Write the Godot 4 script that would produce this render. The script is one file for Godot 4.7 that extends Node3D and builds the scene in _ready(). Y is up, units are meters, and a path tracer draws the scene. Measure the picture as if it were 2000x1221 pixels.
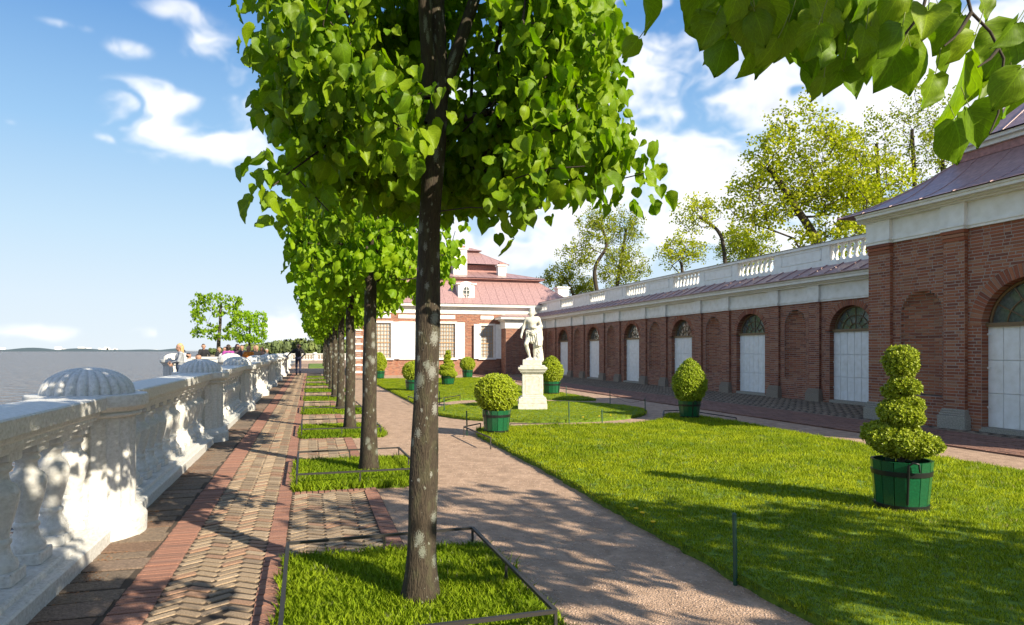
extends Node3D
# Seaside palace garden: balustrade walk, pleached lindens, lawns with topiary tubs, brick gallery, pavilion and palace.

class Geo:
	var v := PackedVector3Array()
	var n := PackedVector3Array()
	var c := PackedColorArray()
	var uv := PackedVector2Array()
	var ix := PackedInt32Array()
	var col := Color(1, 1, 1)
	func vert(p: Vector3, nn: Vector3, t := Vector2.ZERO) -> int:
		v.append(p)
		n.append(nn)
		c.append(col)
		uv.append(t)
		return v.size() - 1
	func quad(a: Vector3, b: Vector3, d: Vector3, e: Vector3) -> void:  # counter-clockwise seen from outside
		var nn := (b - a).cross(d - a)
		if nn.length_squared() < 1e-14:
			nn = (d - a).cross(e - a)
		nn = nn.normalized()
		var k := v.size()
		v.append_array([a, b, d, e])
		n.append_array([nn, nn, nn, nn])
		c.append_array([col, col, col, col])
		uv.append_array([Vector2(0, 0), Vector2(1, 0), Vector2(1, 1), Vector2(0, 1)])
		ix.append_array([k, k + 2, k + 1, k, k + 3, k + 2])
	func tri(a: Vector3, b: Vector3, d: Vector3) -> void:
		var nn := (b - a).cross(d - a).normalized()
		var k := v.size()
		v.append_array([a, b, d])
		n.append_array([nn, nn, nn])
		c.append_array([col, col, col])
		uv.append_array([Vector2(0, 0), Vector2(1, 0), Vector2(0.5, 1)])
		ix.append_array([k, k + 2, k + 1])
	func hexa(p: Array, skip_back := false) -> void:  # p: 4 of the back face then 4 of the front face, each ccw seen from the front
		quad(p[4], p[5], p[6], p[7])
		if not skip_back:
			quad(p[1], p[0], p[3], p[2])
		quad(p[0], p[1], p[5], p[4])
		quad(p[1], p[2], p[6], p[5])
		quad(p[2], p[3], p[7], p[6])
		quad(p[3], p[0], p[4], p[7])
	func box(ctr: Vector3, size: Vector3, b := Basis(), skip_back := false) -> void:
		var x := b.x * (size.x * 0.5)
		var y := b.y * (size.y * 0.5)
		var z := b.z * (size.z * 0.5)
		hexa([ctr - x - y - z, ctr + x - y - z, ctr + x + y - z, ctr - x + y - z, ctr - x - y + z, ctr + x - y + z, ctr + x + y + z, ctr - x + y + z], skip_back)
	func lohi(lo: Vector3, hi: Vector3) -> void:
		box((lo + hi) * 0.5, hi - lo)
	func bev(ctr: Vector3, size: Vector3, ch: float, b := Basis()) -> void:  # box whose +z face is chamfered
		var hx := size.x * 0.5
		var hy := size.y * 0.5
		var hz := size.z * 0.5
		var f := func(x: float, y: float, z: float) -> Vector3: return ctr + b.x * x + b.y * y + b.z * z
		var k := ch
		var a := [f.call(-hx, -hy, -hz), f.call(hx, -hy, -hz), f.call(hx, hy, -hz), f.call(-hx, hy, -hz)]
		var m := [f.call(-hx, -hy, hz - k), f.call(hx, -hy, hz - k), f.call(hx, hy, hz - k), f.call(-hx, hy, hz - k)]
		var t := [f.call(-hx + k, -hy + k, hz), f.call(hx - k, -hy + k, hz), f.call(hx - k, hy - k, hz), f.call(-hx + k, hy - k, hz)]
		quad(t[0], t[1], t[2], t[3])
		for i in 4:
			var j := (i + 1) % 4
			quad(m[i], m[j], t[j], t[i])
			quad(a[i], a[j], m[j], m[i])
	func bevall(lo: Vector3, hi: Vector3, k: float) -> void:  # box with every edge chamfered
		var p := func(sx: int, sy: int, sz: int, ax: int) -> Vector3:
			var q := Vector3(hi.x if sx > 0 else lo.x, hi.y if sy > 0 else lo.y, hi.z if sz > 0 else lo.z)
			if ax != 0: q.x -= sx * k
			if ax != 1: q.y -= sy * k
			if ax != 2: q.z -= sz * k
			return q
		for s in [-1, 1]:
			var q := [p.call(s, -1, -1, 0), p.call(s, 1, -1, 0), p.call(s, 1, 1, 0), p.call(s, -1, 1, 0)]
			if s < 0: q.reverse()
			quad(q[0], q[1], q[2], q[3])
			q = [p.call(-1, s, -1, 1), p.call(-1, s, 1, 1), p.call(1, s, 1, 1), p.call(1, s, -1, 1)]
			if s < 0: q.reverse()
			quad(q[0], q[1], q[2], q[3])
			q = [p.call(-1, -1, s, 2), p.call(1, -1, s, 2), p.call(1, 1, s, 2), p.call(-1, 1, s, 2)]
			if s < 0: q.reverse()
			quad(q[0], q[1], q[2], q[3])
		for s in [-1, 1]:
			for t in [-1, 1]:
				var q := [p.call(s, t, -1, 0), p.call(s, t, -1, 1), p.call(s, t, 1, 1), p.call(s, t, 1, 0)]
				if s * t < 0: q.reverse()
				quad(q[0], q[1], q[2], q[3])
				q = [p.call(s, -1, t, 2), p.call(s, -1, t, 0), p.call(s, 1, t, 0), p.call(s, 1, t, 2)]
				if s * t < 0: q.reverse()
				quad(q[0], q[1], q[2], q[3])
				q = [p.call(-1, s, t, 1), p.call(-1, s, t, 2), p.call(1, s, t, 2), p.call(1, s, t, 1)]
				if s * t < 0: q.reverse()
				quad(q[0], q[1], q[2], q[3])
	func grid(pts: Array, closed_u := false) -> void:  # rows of points, smooth; ccw seen from outside when u runs to the right and rows run upwards
		var rows := pts.size()
		var cols: int = pts[0].size()
		var k0 := v.size()
		for j in rows:
			for i in cols:
				var iu := (i + 1) % cols if closed_u else mini(i + 1, cols - 1)
				var il := (i - 1 + cols) % cols if closed_u else maxi(i - 1, 0)
				var du: Vector3 = pts[j][iu] - pts[j][il]
				var dv: Vector3 = pts[mini(j + 1, rows - 1)][i] - pts[maxi(j - 1, 0)][i]
				var nn := du.cross(dv)
				if nn.length_squared() < 1e-16:
					nn = Vector3(0, 1 if j > rows / 2 else -1, 0)
				vert(pts[j][i], nn.normalized(), Vector2(float(i) / (cols - (0 if closed_u else 1)), float(j) / (rows - 1)))
		for j in rows - 1:
			for i in cols if closed_u else cols - 1:
				var a := k0 + j * cols + i
				var b := k0 + j * cols + (i + 1) % cols
				ix.append_array([a, b + cols, b, a, a + cols, b + cols])
	func lathe(prof: Array, seg: int, at := Vector3.ZERO) -> void:  # prof: Vector2(r, y) upwards; sharp at repeated points
		var run := []
		for i in prof.size():
			run.append(prof[i])
			if i == prof.size() - 1 or (i > 0 and prof[i].is_equal_approx(prof[i - 1])):
				if i < prof.size() - 1:
					run.pop_back()
				if run.size() > 1:
					var pts := []
					for q in run:
						var row := []
						for s in seg:
							var an := -TAU * s / seg
							row.append(at + Vector3(cos(an) * q.x, q.y, sin(an) * q.x))
						pts.append(row)
					grid(pts, true)
				run = [prof[i]]
	func tube(pts: Array, rads: Array, seg: int, vscale := 0.0) -> void:
		var k0 := v.size()
		var len := 0.0
		var side := Vector3.ZERO
		for j in pts.size():
			var t: Vector3 = (pts[mini(j + 1, pts.size() - 1)] - pts[maxi(j - 1, 0)]).normalized()
			if side == Vector3.ZERO:
				side = t.cross(Vector3(0.3, 0.2, 0.93)).normalized()
			side = (side - t * side.dot(t)).normalized()
			var up := t.cross(side)
			if j > 0:
				len += pts[j].distance_to(pts[j - 1])
			for i in seg + 1:
				var an := TAU * i / seg
				var d := side * cos(an) + up * sin(an)
				vert(pts[j] + d * rads[j], d, Vector2(float(i) / seg, len * vscale))
		for j in pts.size() - 1:
			for i in seg:
				var a := k0 + j * (seg + 1) + i
				ix.append_array([a, a + seg + 2, a + 1, a, a + seg + 1, a + seg + 2])
	func fan(poly: Array, up: bool) -> void:  # flat polygon (convex or not), points as Vector3 at one height
		var p2 := PackedVector2Array()
		for q in poly:
			p2.append(Vector2(q.x, q.z))
		var t := Geometry2D.triangulate_polygon(p2)
		var k := v.size()
		var nn := Vector3(0, 1 if up else -1, 0)
		for q in poly:
			vert(q, nn, Vector2(q.x, q.z))
		for i in range(0, t.size(), 3):
			var a: Vector3 = poly[t[i]]
			var b: Vector3 = poly[t[i + 1]]
			var d: Vector3 = poly[t[i + 2]]
			var s := (b - a).cross(d - a).y
			if (s > 0) == up:
				ix.append_array([k + t[i], k + t[i + 2], k + t[i + 1]])
			else:
				ix.append_array([k + t[i], k + t[i + 1], k + t[i + 2]])
	func slab(poly: Array, y0: float, y1: float) -> void:  # polygon (Vector2 x,z) raised from y0 to y1
		var area := 0.0
		for i in poly.size():
			area += poly[i].cross(poly[(i + 1) % poly.size()])
		var q := poly.duplicate()
		if area > 0:
			q.reverse()
		var top := []
		for p in q:
			top.append(Vector3(p.x, y1, p.y))
		fan(top, true)
		for i in q.size():
			var a: Vector2 = q[i]
			var b: Vector2 = q[(i + 1) % q.size()]
			quad(Vector3(a.x, y0, a.y), Vector3(b.x, y0, b.y), Vector3(b.x, y1, b.y), Vector3(a.x, y1, a.y))
	func mesh() -> ArrayMesh:
		var arr := []
		arr.resize(Mesh.ARRAY_MAX)
		arr[Mesh.ARRAY_VERTEX] = v
		arr[Mesh.ARRAY_NORMAL] = n
		arr[Mesh.ARRAY_COLOR] = c
		arr[Mesh.ARRAY_TEX_UV] = uv
		arr[Mesh.ARRAY_INDEX] = ix
		var m := ArrayMesh.new()
		m.add_surface_from_arrays(Mesh.PRIMITIVE_TRIANGLES, arr)
		return m

var taken := {}
var M := {}
var TEX := {}
const EYE := Vector3(0, 1.45, 0)

func numbered(called: String) -> String:
	taken[called] = taken.get(called, -1) + 1
	return called if taken[called] == 0 else "%s_%03d" % [called, taken[called]]

func tag(o: Node, label: String, category := "", group := "", kind := "") -> void:
	if label: o.set_meta("label", label)
	if category: o.set_meta("category", category)
	if group: o.set_meta("group", group)
	if kind: o.set_meta("kind", kind)

func thing(called: String, label: String, category: String, at := Vector3.ZERO, turn := 0.0, group := "", kind := "") -> Node3D:
	var o := Node3D.new()
	o.name = numbered(called)
	add_child(o)
	o.position = at
	o.rotation.y = turn
	tag(o, label, category, group, kind)
	return o

func part(parent: Node, called: String, g: Variant, m: Material, at := Vector3.ZERO, turn := 0.0) -> MeshInstance3D:
	var o := MeshInstance3D.new()
	o.name = called if parent != self else numbered(called)
	o.mesh = g.mesh() if g is Geo else g
	o.material_override = m
	parent.add_child(o, true)
	o.position = at
	o.rotation.y = turn
	return o

func many(parent: Node, called: String, mesh: Mesh, m: Material, xf: Array, cols := []) -> MultiMeshInstance3D:
	var mm := MultiMesh.new()
	mm.transform_format = MultiMesh.TRANSFORM_3D
	mm.use_colors = cols.size() > 0
	mm.mesh = mesh
	mm.instance_count = xf.size()
	for i in xf.size():
		mm.set_instance_transform(i, xf[i])
		if cols: mm.set_instance_color(i, cols[i])
	var o := MultiMeshInstance3D.new()
	o.name = called if parent != self else numbered(called)
	o.multimesh = mm
	o.material_override = m
	parent.add_child(o, true)
	return o

func lin(r: float, g: float, b: float) -> Color:
	return Color(r, g, b).linear_to_srgb()

func ntex(sd: int, freq: float, oct: int, c0: Color, c1: Color, size := 256, power := 1.0, gain := 0.5) -> ImageTexture:
	var f := FastNoiseLite.new()
	f.seed = sd
	f.frequency = freq
	f.noise_type = FastNoiseLite.TYPE_SIMPLEX_SMOOTH
	f.fractal_octaves = oct
	f.fractal_gain = gain
	var src := f.get_seamless_image(size, size)
	src.convert(Image.FORMAT_L8)
	var d := src.get_data()
	var lut := PackedByteArray()
	for i in 256:
		var k := c0.lerp(c1, pow(i / 255.0, power))
		lut.append_array([k.r8, k.g8, k.b8])
	var out := PackedByteArray()
	out.resize(d.size() * 3)
	for i in d.size():
		var j := d[i] * 3
		out[i * 3] = lut[j]
		out[i * 3 + 1] = lut[j + 1]
		out[i * 3 + 2] = lut[j + 2]
	return ImageTexture.create_from_image(Image.create_from_data(size, size, false, Image.FORMAT_RGB8, out))

func nnorm(sd: int, freq: float, oct: int, strength: float, size := 256) -> ImageTexture:
	var f := FastNoiseLite.new()
	f.seed = sd
	f.frequency = freq
	f.fractal_octaves = oct
	f.noise_type = FastNoiseLite.TYPE_SIMPLEX_SMOOTH
	var im := f.get_seamless_image(size, size)
	im.convert(Image.FORMAT_RGBA8)
	im.bump_map_to_normal_map(strength)
	return ImageTexture.create_from_image(im)

func mk(called: String, col: Color, rough := 0.8, opt := {}) -> StandardMaterial3D:
	var m := StandardMaterial3D.new()
	m.resource_name = called
	m.albedo_color = col
	m.roughness = rough
	m.metallic = opt.get("metal", 0.0)
	m.metallic_specular = opt.get("spec", 0.5)
	m.vertex_color_use_as_albedo = opt.get("vc", false)
	if opt.has("tex"):
		m.albedo_texture = opt.tex
	if opt.has("norm"):
		m.normal_enabled = true
		m.normal_texture = opt.norm
		m.normal_scale = opt.get("bump", 1.0)
	if opt.has("tri"):
		m.uv1_triplanar = true
		m.uv1_world_triplanar = opt.get("world", true)
		m.uv1_scale = Vector3.ONE * opt.tri
		m.uv1_triplanar_sharpness = 4.0
	if opt.has("scale"):
		m.uv1_scale = opt.scale
	if opt.has("back"):
		m.backlight_enabled = true
		m.backlight = opt.back
		m.cull_mode = BaseMaterial3D.CULL_DISABLED
	if opt.has("coat"):
		m.clearcoat_enabled = true
		m.clearcoat = opt.coat
		m.clearcoat_roughness = 0.15
	M[called] = m
	return m

func make_materials() -> void:
	TEX.fine = ntex(1, 0.06, 4, Color(0.72, 0.72, 0.72), Color(1, 1, 1))
	TEX.grain = ntex(2, 0.25, 3, Color(0.6, 0.6, 0.6), Color(1, 1, 1))
	TEX.stain = ntex(3, 0.02, 5, Color(0.88, 0.87, 0.84), Color(1, 1, 1), 256, 0.5)
	TEX.rough_n = nnorm(4, 0.12, 4, 3.0)
	mk("white_paint", lin(0.80, 0.79, 0.77), 0.5, {"tex": TEX.stain, "tri": 0.6, "norm": TEX.rough_n, "bump": 0.12})
	mk("white_stone", lin(0.70, 0.695, 0.68), 0.55, {"tex": ntex(31, 0.05, 6, Color(0.42, 0.40, 0.34), Color(1, 1, 1), 512, 0.24, 0.75), "tri": 0.9, "norm": TEX.rough_n, "bump": 0.25})
	mk("door_white", lin(0.80, 0.81, 0.82), 0.45, {"tex": TEX.stain, "tri": 0.8})
	mk("shutter_grey", lin(0.62, 0.61, 0.60), 0.5, {"tex": TEX.stain, "tri": 0.8})
	mk("brick", Color(1, 1, 1), 0.9, {"vc": true, "tex": ntex(5, 0.12, 4, Color(0.62, 0.58, 0.56), Color(1, 1, 1)), "tri": 2.2, "norm": TEX.rough_n, "bump": 0.5})
	for i in 5:
		var bc: Array = [[0.46, 0.155, 0.078], [0.38, 0.125, 0.068], [0.50, 0.195, 0.10], [0.30, 0.105, 0.065], [0.52, 0.25, 0.145]][i]
		mk("brick%d" % i, lin(bc[0], bc[1], bc[2]), 0.9, {"tex": M.brick.albedo_texture, "tri": 2.2, "norm": TEX.rough_n, "bump": 0.5})
	mk("mortar", lin(0.50, 0.40, 0.34), 0.95, {"tex": TEX.grain, "tri": 3.0})
	mk("stone_base", lin(0.42, 0.39, 0.33), 0.9, {"tex": TEX.fine, "tri": 2.0, "norm": TEX.rough_n, "bump": 0.6})
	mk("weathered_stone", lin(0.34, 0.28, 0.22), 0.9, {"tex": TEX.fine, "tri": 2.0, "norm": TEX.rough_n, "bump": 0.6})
	mk("roof", lin(0.46, 0.28, 0.27), 0.38, {"tex": TEX.fine, "tri": 0.5, "spec": 0.55})
	mk("roof_wall", lin(0.46, 0.22, 0.20), 0.6, {"tex": TEX.fine, "tri": 0.5})
	mk("frame_ochre", lin(0.16, 0.10, 0.045), 0.5)
	var gl := mk("glass", Color(0.80, 0.86, 0.84, 0.15), 0.04, {"spec": 0.75})
	gl.transparency = BaseMaterial3D.TRANSPARENCY_ALPHA
	mk("plaster", lin(0.42, 0.40, 0.36), 0.9, {"tex": TEX.fine, "tri": 0.5})
	mk("curtain", lin(0.62, 0.60, 0.55), 0.9, {"tex": TEX.fine, "tri": 1.2})
	mk("iron", lin(0.055, 0.05, 0.048), 0.55, {"tex": TEX.grain, "tri": 6.0, "metal": 0.3})
	mk("iron_black", lin(0.014, 0.016, 0.017), 0.4, {"tex": TEX.grain, "tri": 6.0})
	mk("green_paint", lin(0.010, 0.13, 0.052), 0.28, {"tex": TEX.fine, "tri": 3.0, "coat": 0.35})
	mk("green_paint_dark", lin(0.010, 0.11, 0.046), 0.3, {"tex": TEX.fine, "tri": 3.0, "coat": 0.35})
	mk("stake_green", lin(0.02, 0.07, 0.045), 0.5)
	mk("soil", lin(0.035, 0.024, 0.016), 1.0, {"tex": TEX.grain, "tri": 6.0})
	mk("gravel", lin(0.56, 0.385, 0.275), 0.95, {"tex": ntex(7, 0.016, 7, Color(0.66, 0.64, 0.62), Color(1, 1, 1), 512, 1.0, 0.85), "tri": 0.36, "norm": nnorm(8, 0.4, 3, 4.0, 512), "bump": 0.7})
	mk("pebble", Color(1, 1, 1), 0.85, {"vc": true})
	mk("turf", lin(0.21, 0.30, 0.02), 1.0, {"tex": ntex(9, 0.05, 5, Color(0.45, 0.55, 0.4), Color(1, 1, 1), 512, 1.0, 0.7), "tri": 0.5})
	mk("earth_edge", lin(0.06, 0.045, 0.03), 1.0, {"tex": TEX.grain, "tri": 3.0})
	mk("grass", Color(1, 1, 1), 0.6, {"vc": true, "back": Color(0.75, 0.8, 0.55), "spec": 0.35})
	mk("park_grass", lin(0.07, 0.11, 0.02), 1.0, {"tex": TEX.fine, "tri": 0.2})
	TEX.veins = leaf_veins()
	mk("petiole", lin(0.16, 0.20, 0.04), 0.6)
	mk("leaf", Color(1, 1, 1), 0.5, {"vc": true, "tex": TEX.veins, "back": Color(0.92, 1.0, 0.35), "spec": 0.35})
	for i in 4:
		var lc: Array = [[0.27, 0.44, 0.013], [0.21, 0.38, 0.012], [0.35, 0.51, 0.015], [0.24, 0.38, 0.016]][i]
		mk("leaf%d" % i, lin(lc[0], lc[1], lc[2]), 0.5, {"vc": true, "tex": TEX.veins, "back": Color(0.92, 1.0, 0.35), "spec": 0.4})
	mk("box_leaf", Color(1, 1, 1), 0.45, {"vc": true, "back": Color(0.5, 0.55, 0.25), "spec": 0.45})
	mk("box_core", lin(0.28, 0.33, 0.02), 1.0, {"tex": TEX.grain, "tri": 6.0})
	mk("twig", lin(0.075, 0.058, 0.042), 0.9, {"tex": TEX.grain, "tri": 4.0})
	mk("oak_bark", lin(0.085, 0.065, 0.045), 0.95, {"tex": TEX.grain, "tri": 1.5})
	mk("paver", Color(1, 1, 1), 0.9, {"vc": true, "tex": ntex(10, 0.15, 4, Color(0.62, 0.6, 0.58), Color(1, 1, 1)), "tri": 2.5, "norm": TEX.rough_n, "bump": 0.45})
	for i in 5:
		var pc: Array = [[0.47, 0.355, 0.24], [0.40, 0.30, 0.205], [0.52, 0.40, 0.28], [0.44, 0.27, 0.18], [0.34, 0.26, 0.185]][i]
		mk("paver%d" % i, lin(pc[0], pc[1], pc[2]), 0.9, {"tex": M.paver.albedo_texture, "tri": 2.5, "norm": TEX.rough_n, "bump": 0.45})
	for i in 4:
		var rc: Array = [[0.42, 0.21, 0.15], [0.37, 0.185, 0.135], [0.46, 0.245, 0.18], [0.34, 0.18, 0.135]][i]
		mk("redpaver%d" % i, lin(rc[0], rc[1], rc[2]), 0.9, {"tex": M.paver.albedo_texture, "tri": 2.5, "norm": TEX.rough_n, "bump": 0.45})
	for i in 4:
		var sc: Array = [[0.24, 0.175, 0.125], [0.20, 0.15, 0.11], [0.27, 0.19, 0.14], [0.22, 0.135, 0.09]][i]
		mk("flag%d" % i, lin(sc[0], sc[1], sc[2]), 0.95, {"tex": TEX.fine, "tri": 1.6, "norm": TEX.rough_n, "bump": 0.9})
	mk("joint_sand", lin(0.085, 0.06, 0.042), 1.0, {"tex": TEX.grain, "tri": 3.0})
	mk("marble", lin(0.68, 0.66, 0.61), 0.5, {"tex": ntex(11, 0.03, 4, Color(0.8, 0.78, 0.72), Color(1, 1, 1), 256, 0.6), "tri": 1.2, "norm": TEX.rough_n, "bump": 0.1})
	mk("sea", lin(0.20, 0.155, 0.12), 0.2, {"tex": ntex(12, 0.02, 6, Color(0.55, 0.60, 0.72), Color(1, 1, 1), 1024, 1.0, 0.6), "norm": sea_normal(), "bump": 1.5, "tri": 0.024, "spec": 0.25})
	mk("wall_grey", lin(0.30, 0.28, 0.25), 0.9, {"tex": TEX.fine, "tri": 0.4})
	mk("far_shore", lin(0.055, 0.085, 0.10), 1.0)
	mk("town_white", lin(0.75, 0.74, 0.72), 0.9)
	mk("forest_leaf", Color(1, 1, 1), 0.9, {"vc": true})
	mk("cloth", Color(1, 1, 1), 0.85, {"vc": true, "tex": TEX.fine, "tri": 5.0, "world": false})
	mk("hair", Color(1, 1, 1), 0.55, {"vc": true})
	mk("gull_white", lin(0.8, 0.8, 0.8), 0.7)
	mk("dandelion", lin(0.75, 0.5, 0.01), 0.8)
	mk("bench_green", lin(0.02, 0.075, 0.05), 0.5)
	bark()

func leaf_veins() -> ImageTexture:  # paler midrib and side veins, fine mottling
	var n := FastNoiseLite.new()
	n.seed = 3
	n.frequency = 0.09
	var im := Image.create(128, 128, false, Image.FORMAT_RGB8)
	for y in 128:
		for x in 128:
			var u := absf(x / 127.0 - 0.5) * 2.0
			var v := y / 127.0
			var w := fposmod((v - u * 0.42) * 8.0, 1.0)
			var k := 0.86 + 0.10 * n.get_noise_2d(x, y)
			if w < 0.10 or u < 0.035: k = 1.0
			elif w < 0.24: k -= 0.07
			im.set_pixel(x, y, Color(k, k, k * 0.98))
	return ImageTexture.create_from_image(im)

func sea_normal() -> ImageTexture:
	var f := FastNoiseLite.new()
	f.seed = 41
	f.frequency = 0.017
	f.fractal_octaves = 4
	f.fractal_gain = 0.55
	f.noise_type = FastNoiseLite.TYPE_SIMPLEX_SMOOTH
	var im := f.get_seamless_image(1024, 1024)
	im.convert(Image.FORMAT_RGBA8)
	im.bump_map_to_normal_map(22.0)
	return ImageTexture.create_from_image(im)

func bark() -> void:  # trunk skin: vertical fissures, lichen discs; u round the trunk, v along it
	var a := FastNoiseLite.new()
	a.seed = 21
	a.frequency = 0.03
	a.fractal_octaves = 4
	a.noise_type = FastNoiseLite.TYPE_SIMPLEX_SMOOTH
	var w := 256
	var h := 768
	var im := Image.create(w, h, false, Image.FORMAT_RGB8)
	var bump := Image.create(w, h, false, Image.FORMAT_RGBA8)
	var rng := RandomNumberGenerator.new()
	rng.seed = 5
	var spots := []
	for i in 260:
		var cy := rng.randf() * h
		spots.append([Vector2(rng.randf() * w, cy), pow(rng.randf(), 5.0) * 17.0 + 1.2, rng.randf()])
	var bump_rows := []
	for y in h:
		for x in w:
			var r := absf(a.get_noise_2d(x * 5.5, y * 0.8))
			var s := a.get_noise_2d(x * 0.8 + 500, y * 0.5)
			var f := clampf(0.35 + r * 1.9, 0.0, 1.0)
			var k := Color(0.014, 0.010, 0.006).lerp(Color(0.052, 0.038, 0.024), f)
			k = k.lerp(Color(0.09, 0.095, 0.045), clampf(s * 0.8, 0, 0.25))
			im.set_pixel(x, y, k.linear_to_srgb())
			bump.set_pixel(x, y, Color(f, f, f))
	for s in spots:
		var rad: float = s[1]
		for y in range(int(s[0].y - rad * 2), int(s[0].y + rad * 2)):
			for x in range(int(s[0].x - rad), int(s[0].x + rad) + 1):
				var q := Vector2(x - s[0].x, (y - s[0].y))
				var e := a.get_noise_2d(x * 9.0 + s[2] * 900, y * 9.0) * 0.9
				if q.length() < rad * (0.75 + e):
					var yy := posmod(y, h)
					var xx := posmod(x, w)
					var g := 0.75 + 0.5 * a.get_noise_2d(x * 22.0, y * 22.0)
					var lc := Color(0.19, 0.205, 0.16).lerp(Color(0.27, 0.27, 0.245), s[2])
					im.set_pixel(xx, yy, Color(lc.r * g, lc.g * g, lc.b * g).linear_to_srgb())
					bump.set_pixel(xx, yy, Color(0.8, 0.8, 0.8))
	bump.bump_map_to_normal_map(2.5)
	mk("bark", Color(1, 1, 1), 0.92, {"tex": ImageTexture.create_from_image(im), "norm": ImageTexture.create_from_image(bump), "bump": 0.9, "vc": true})

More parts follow.
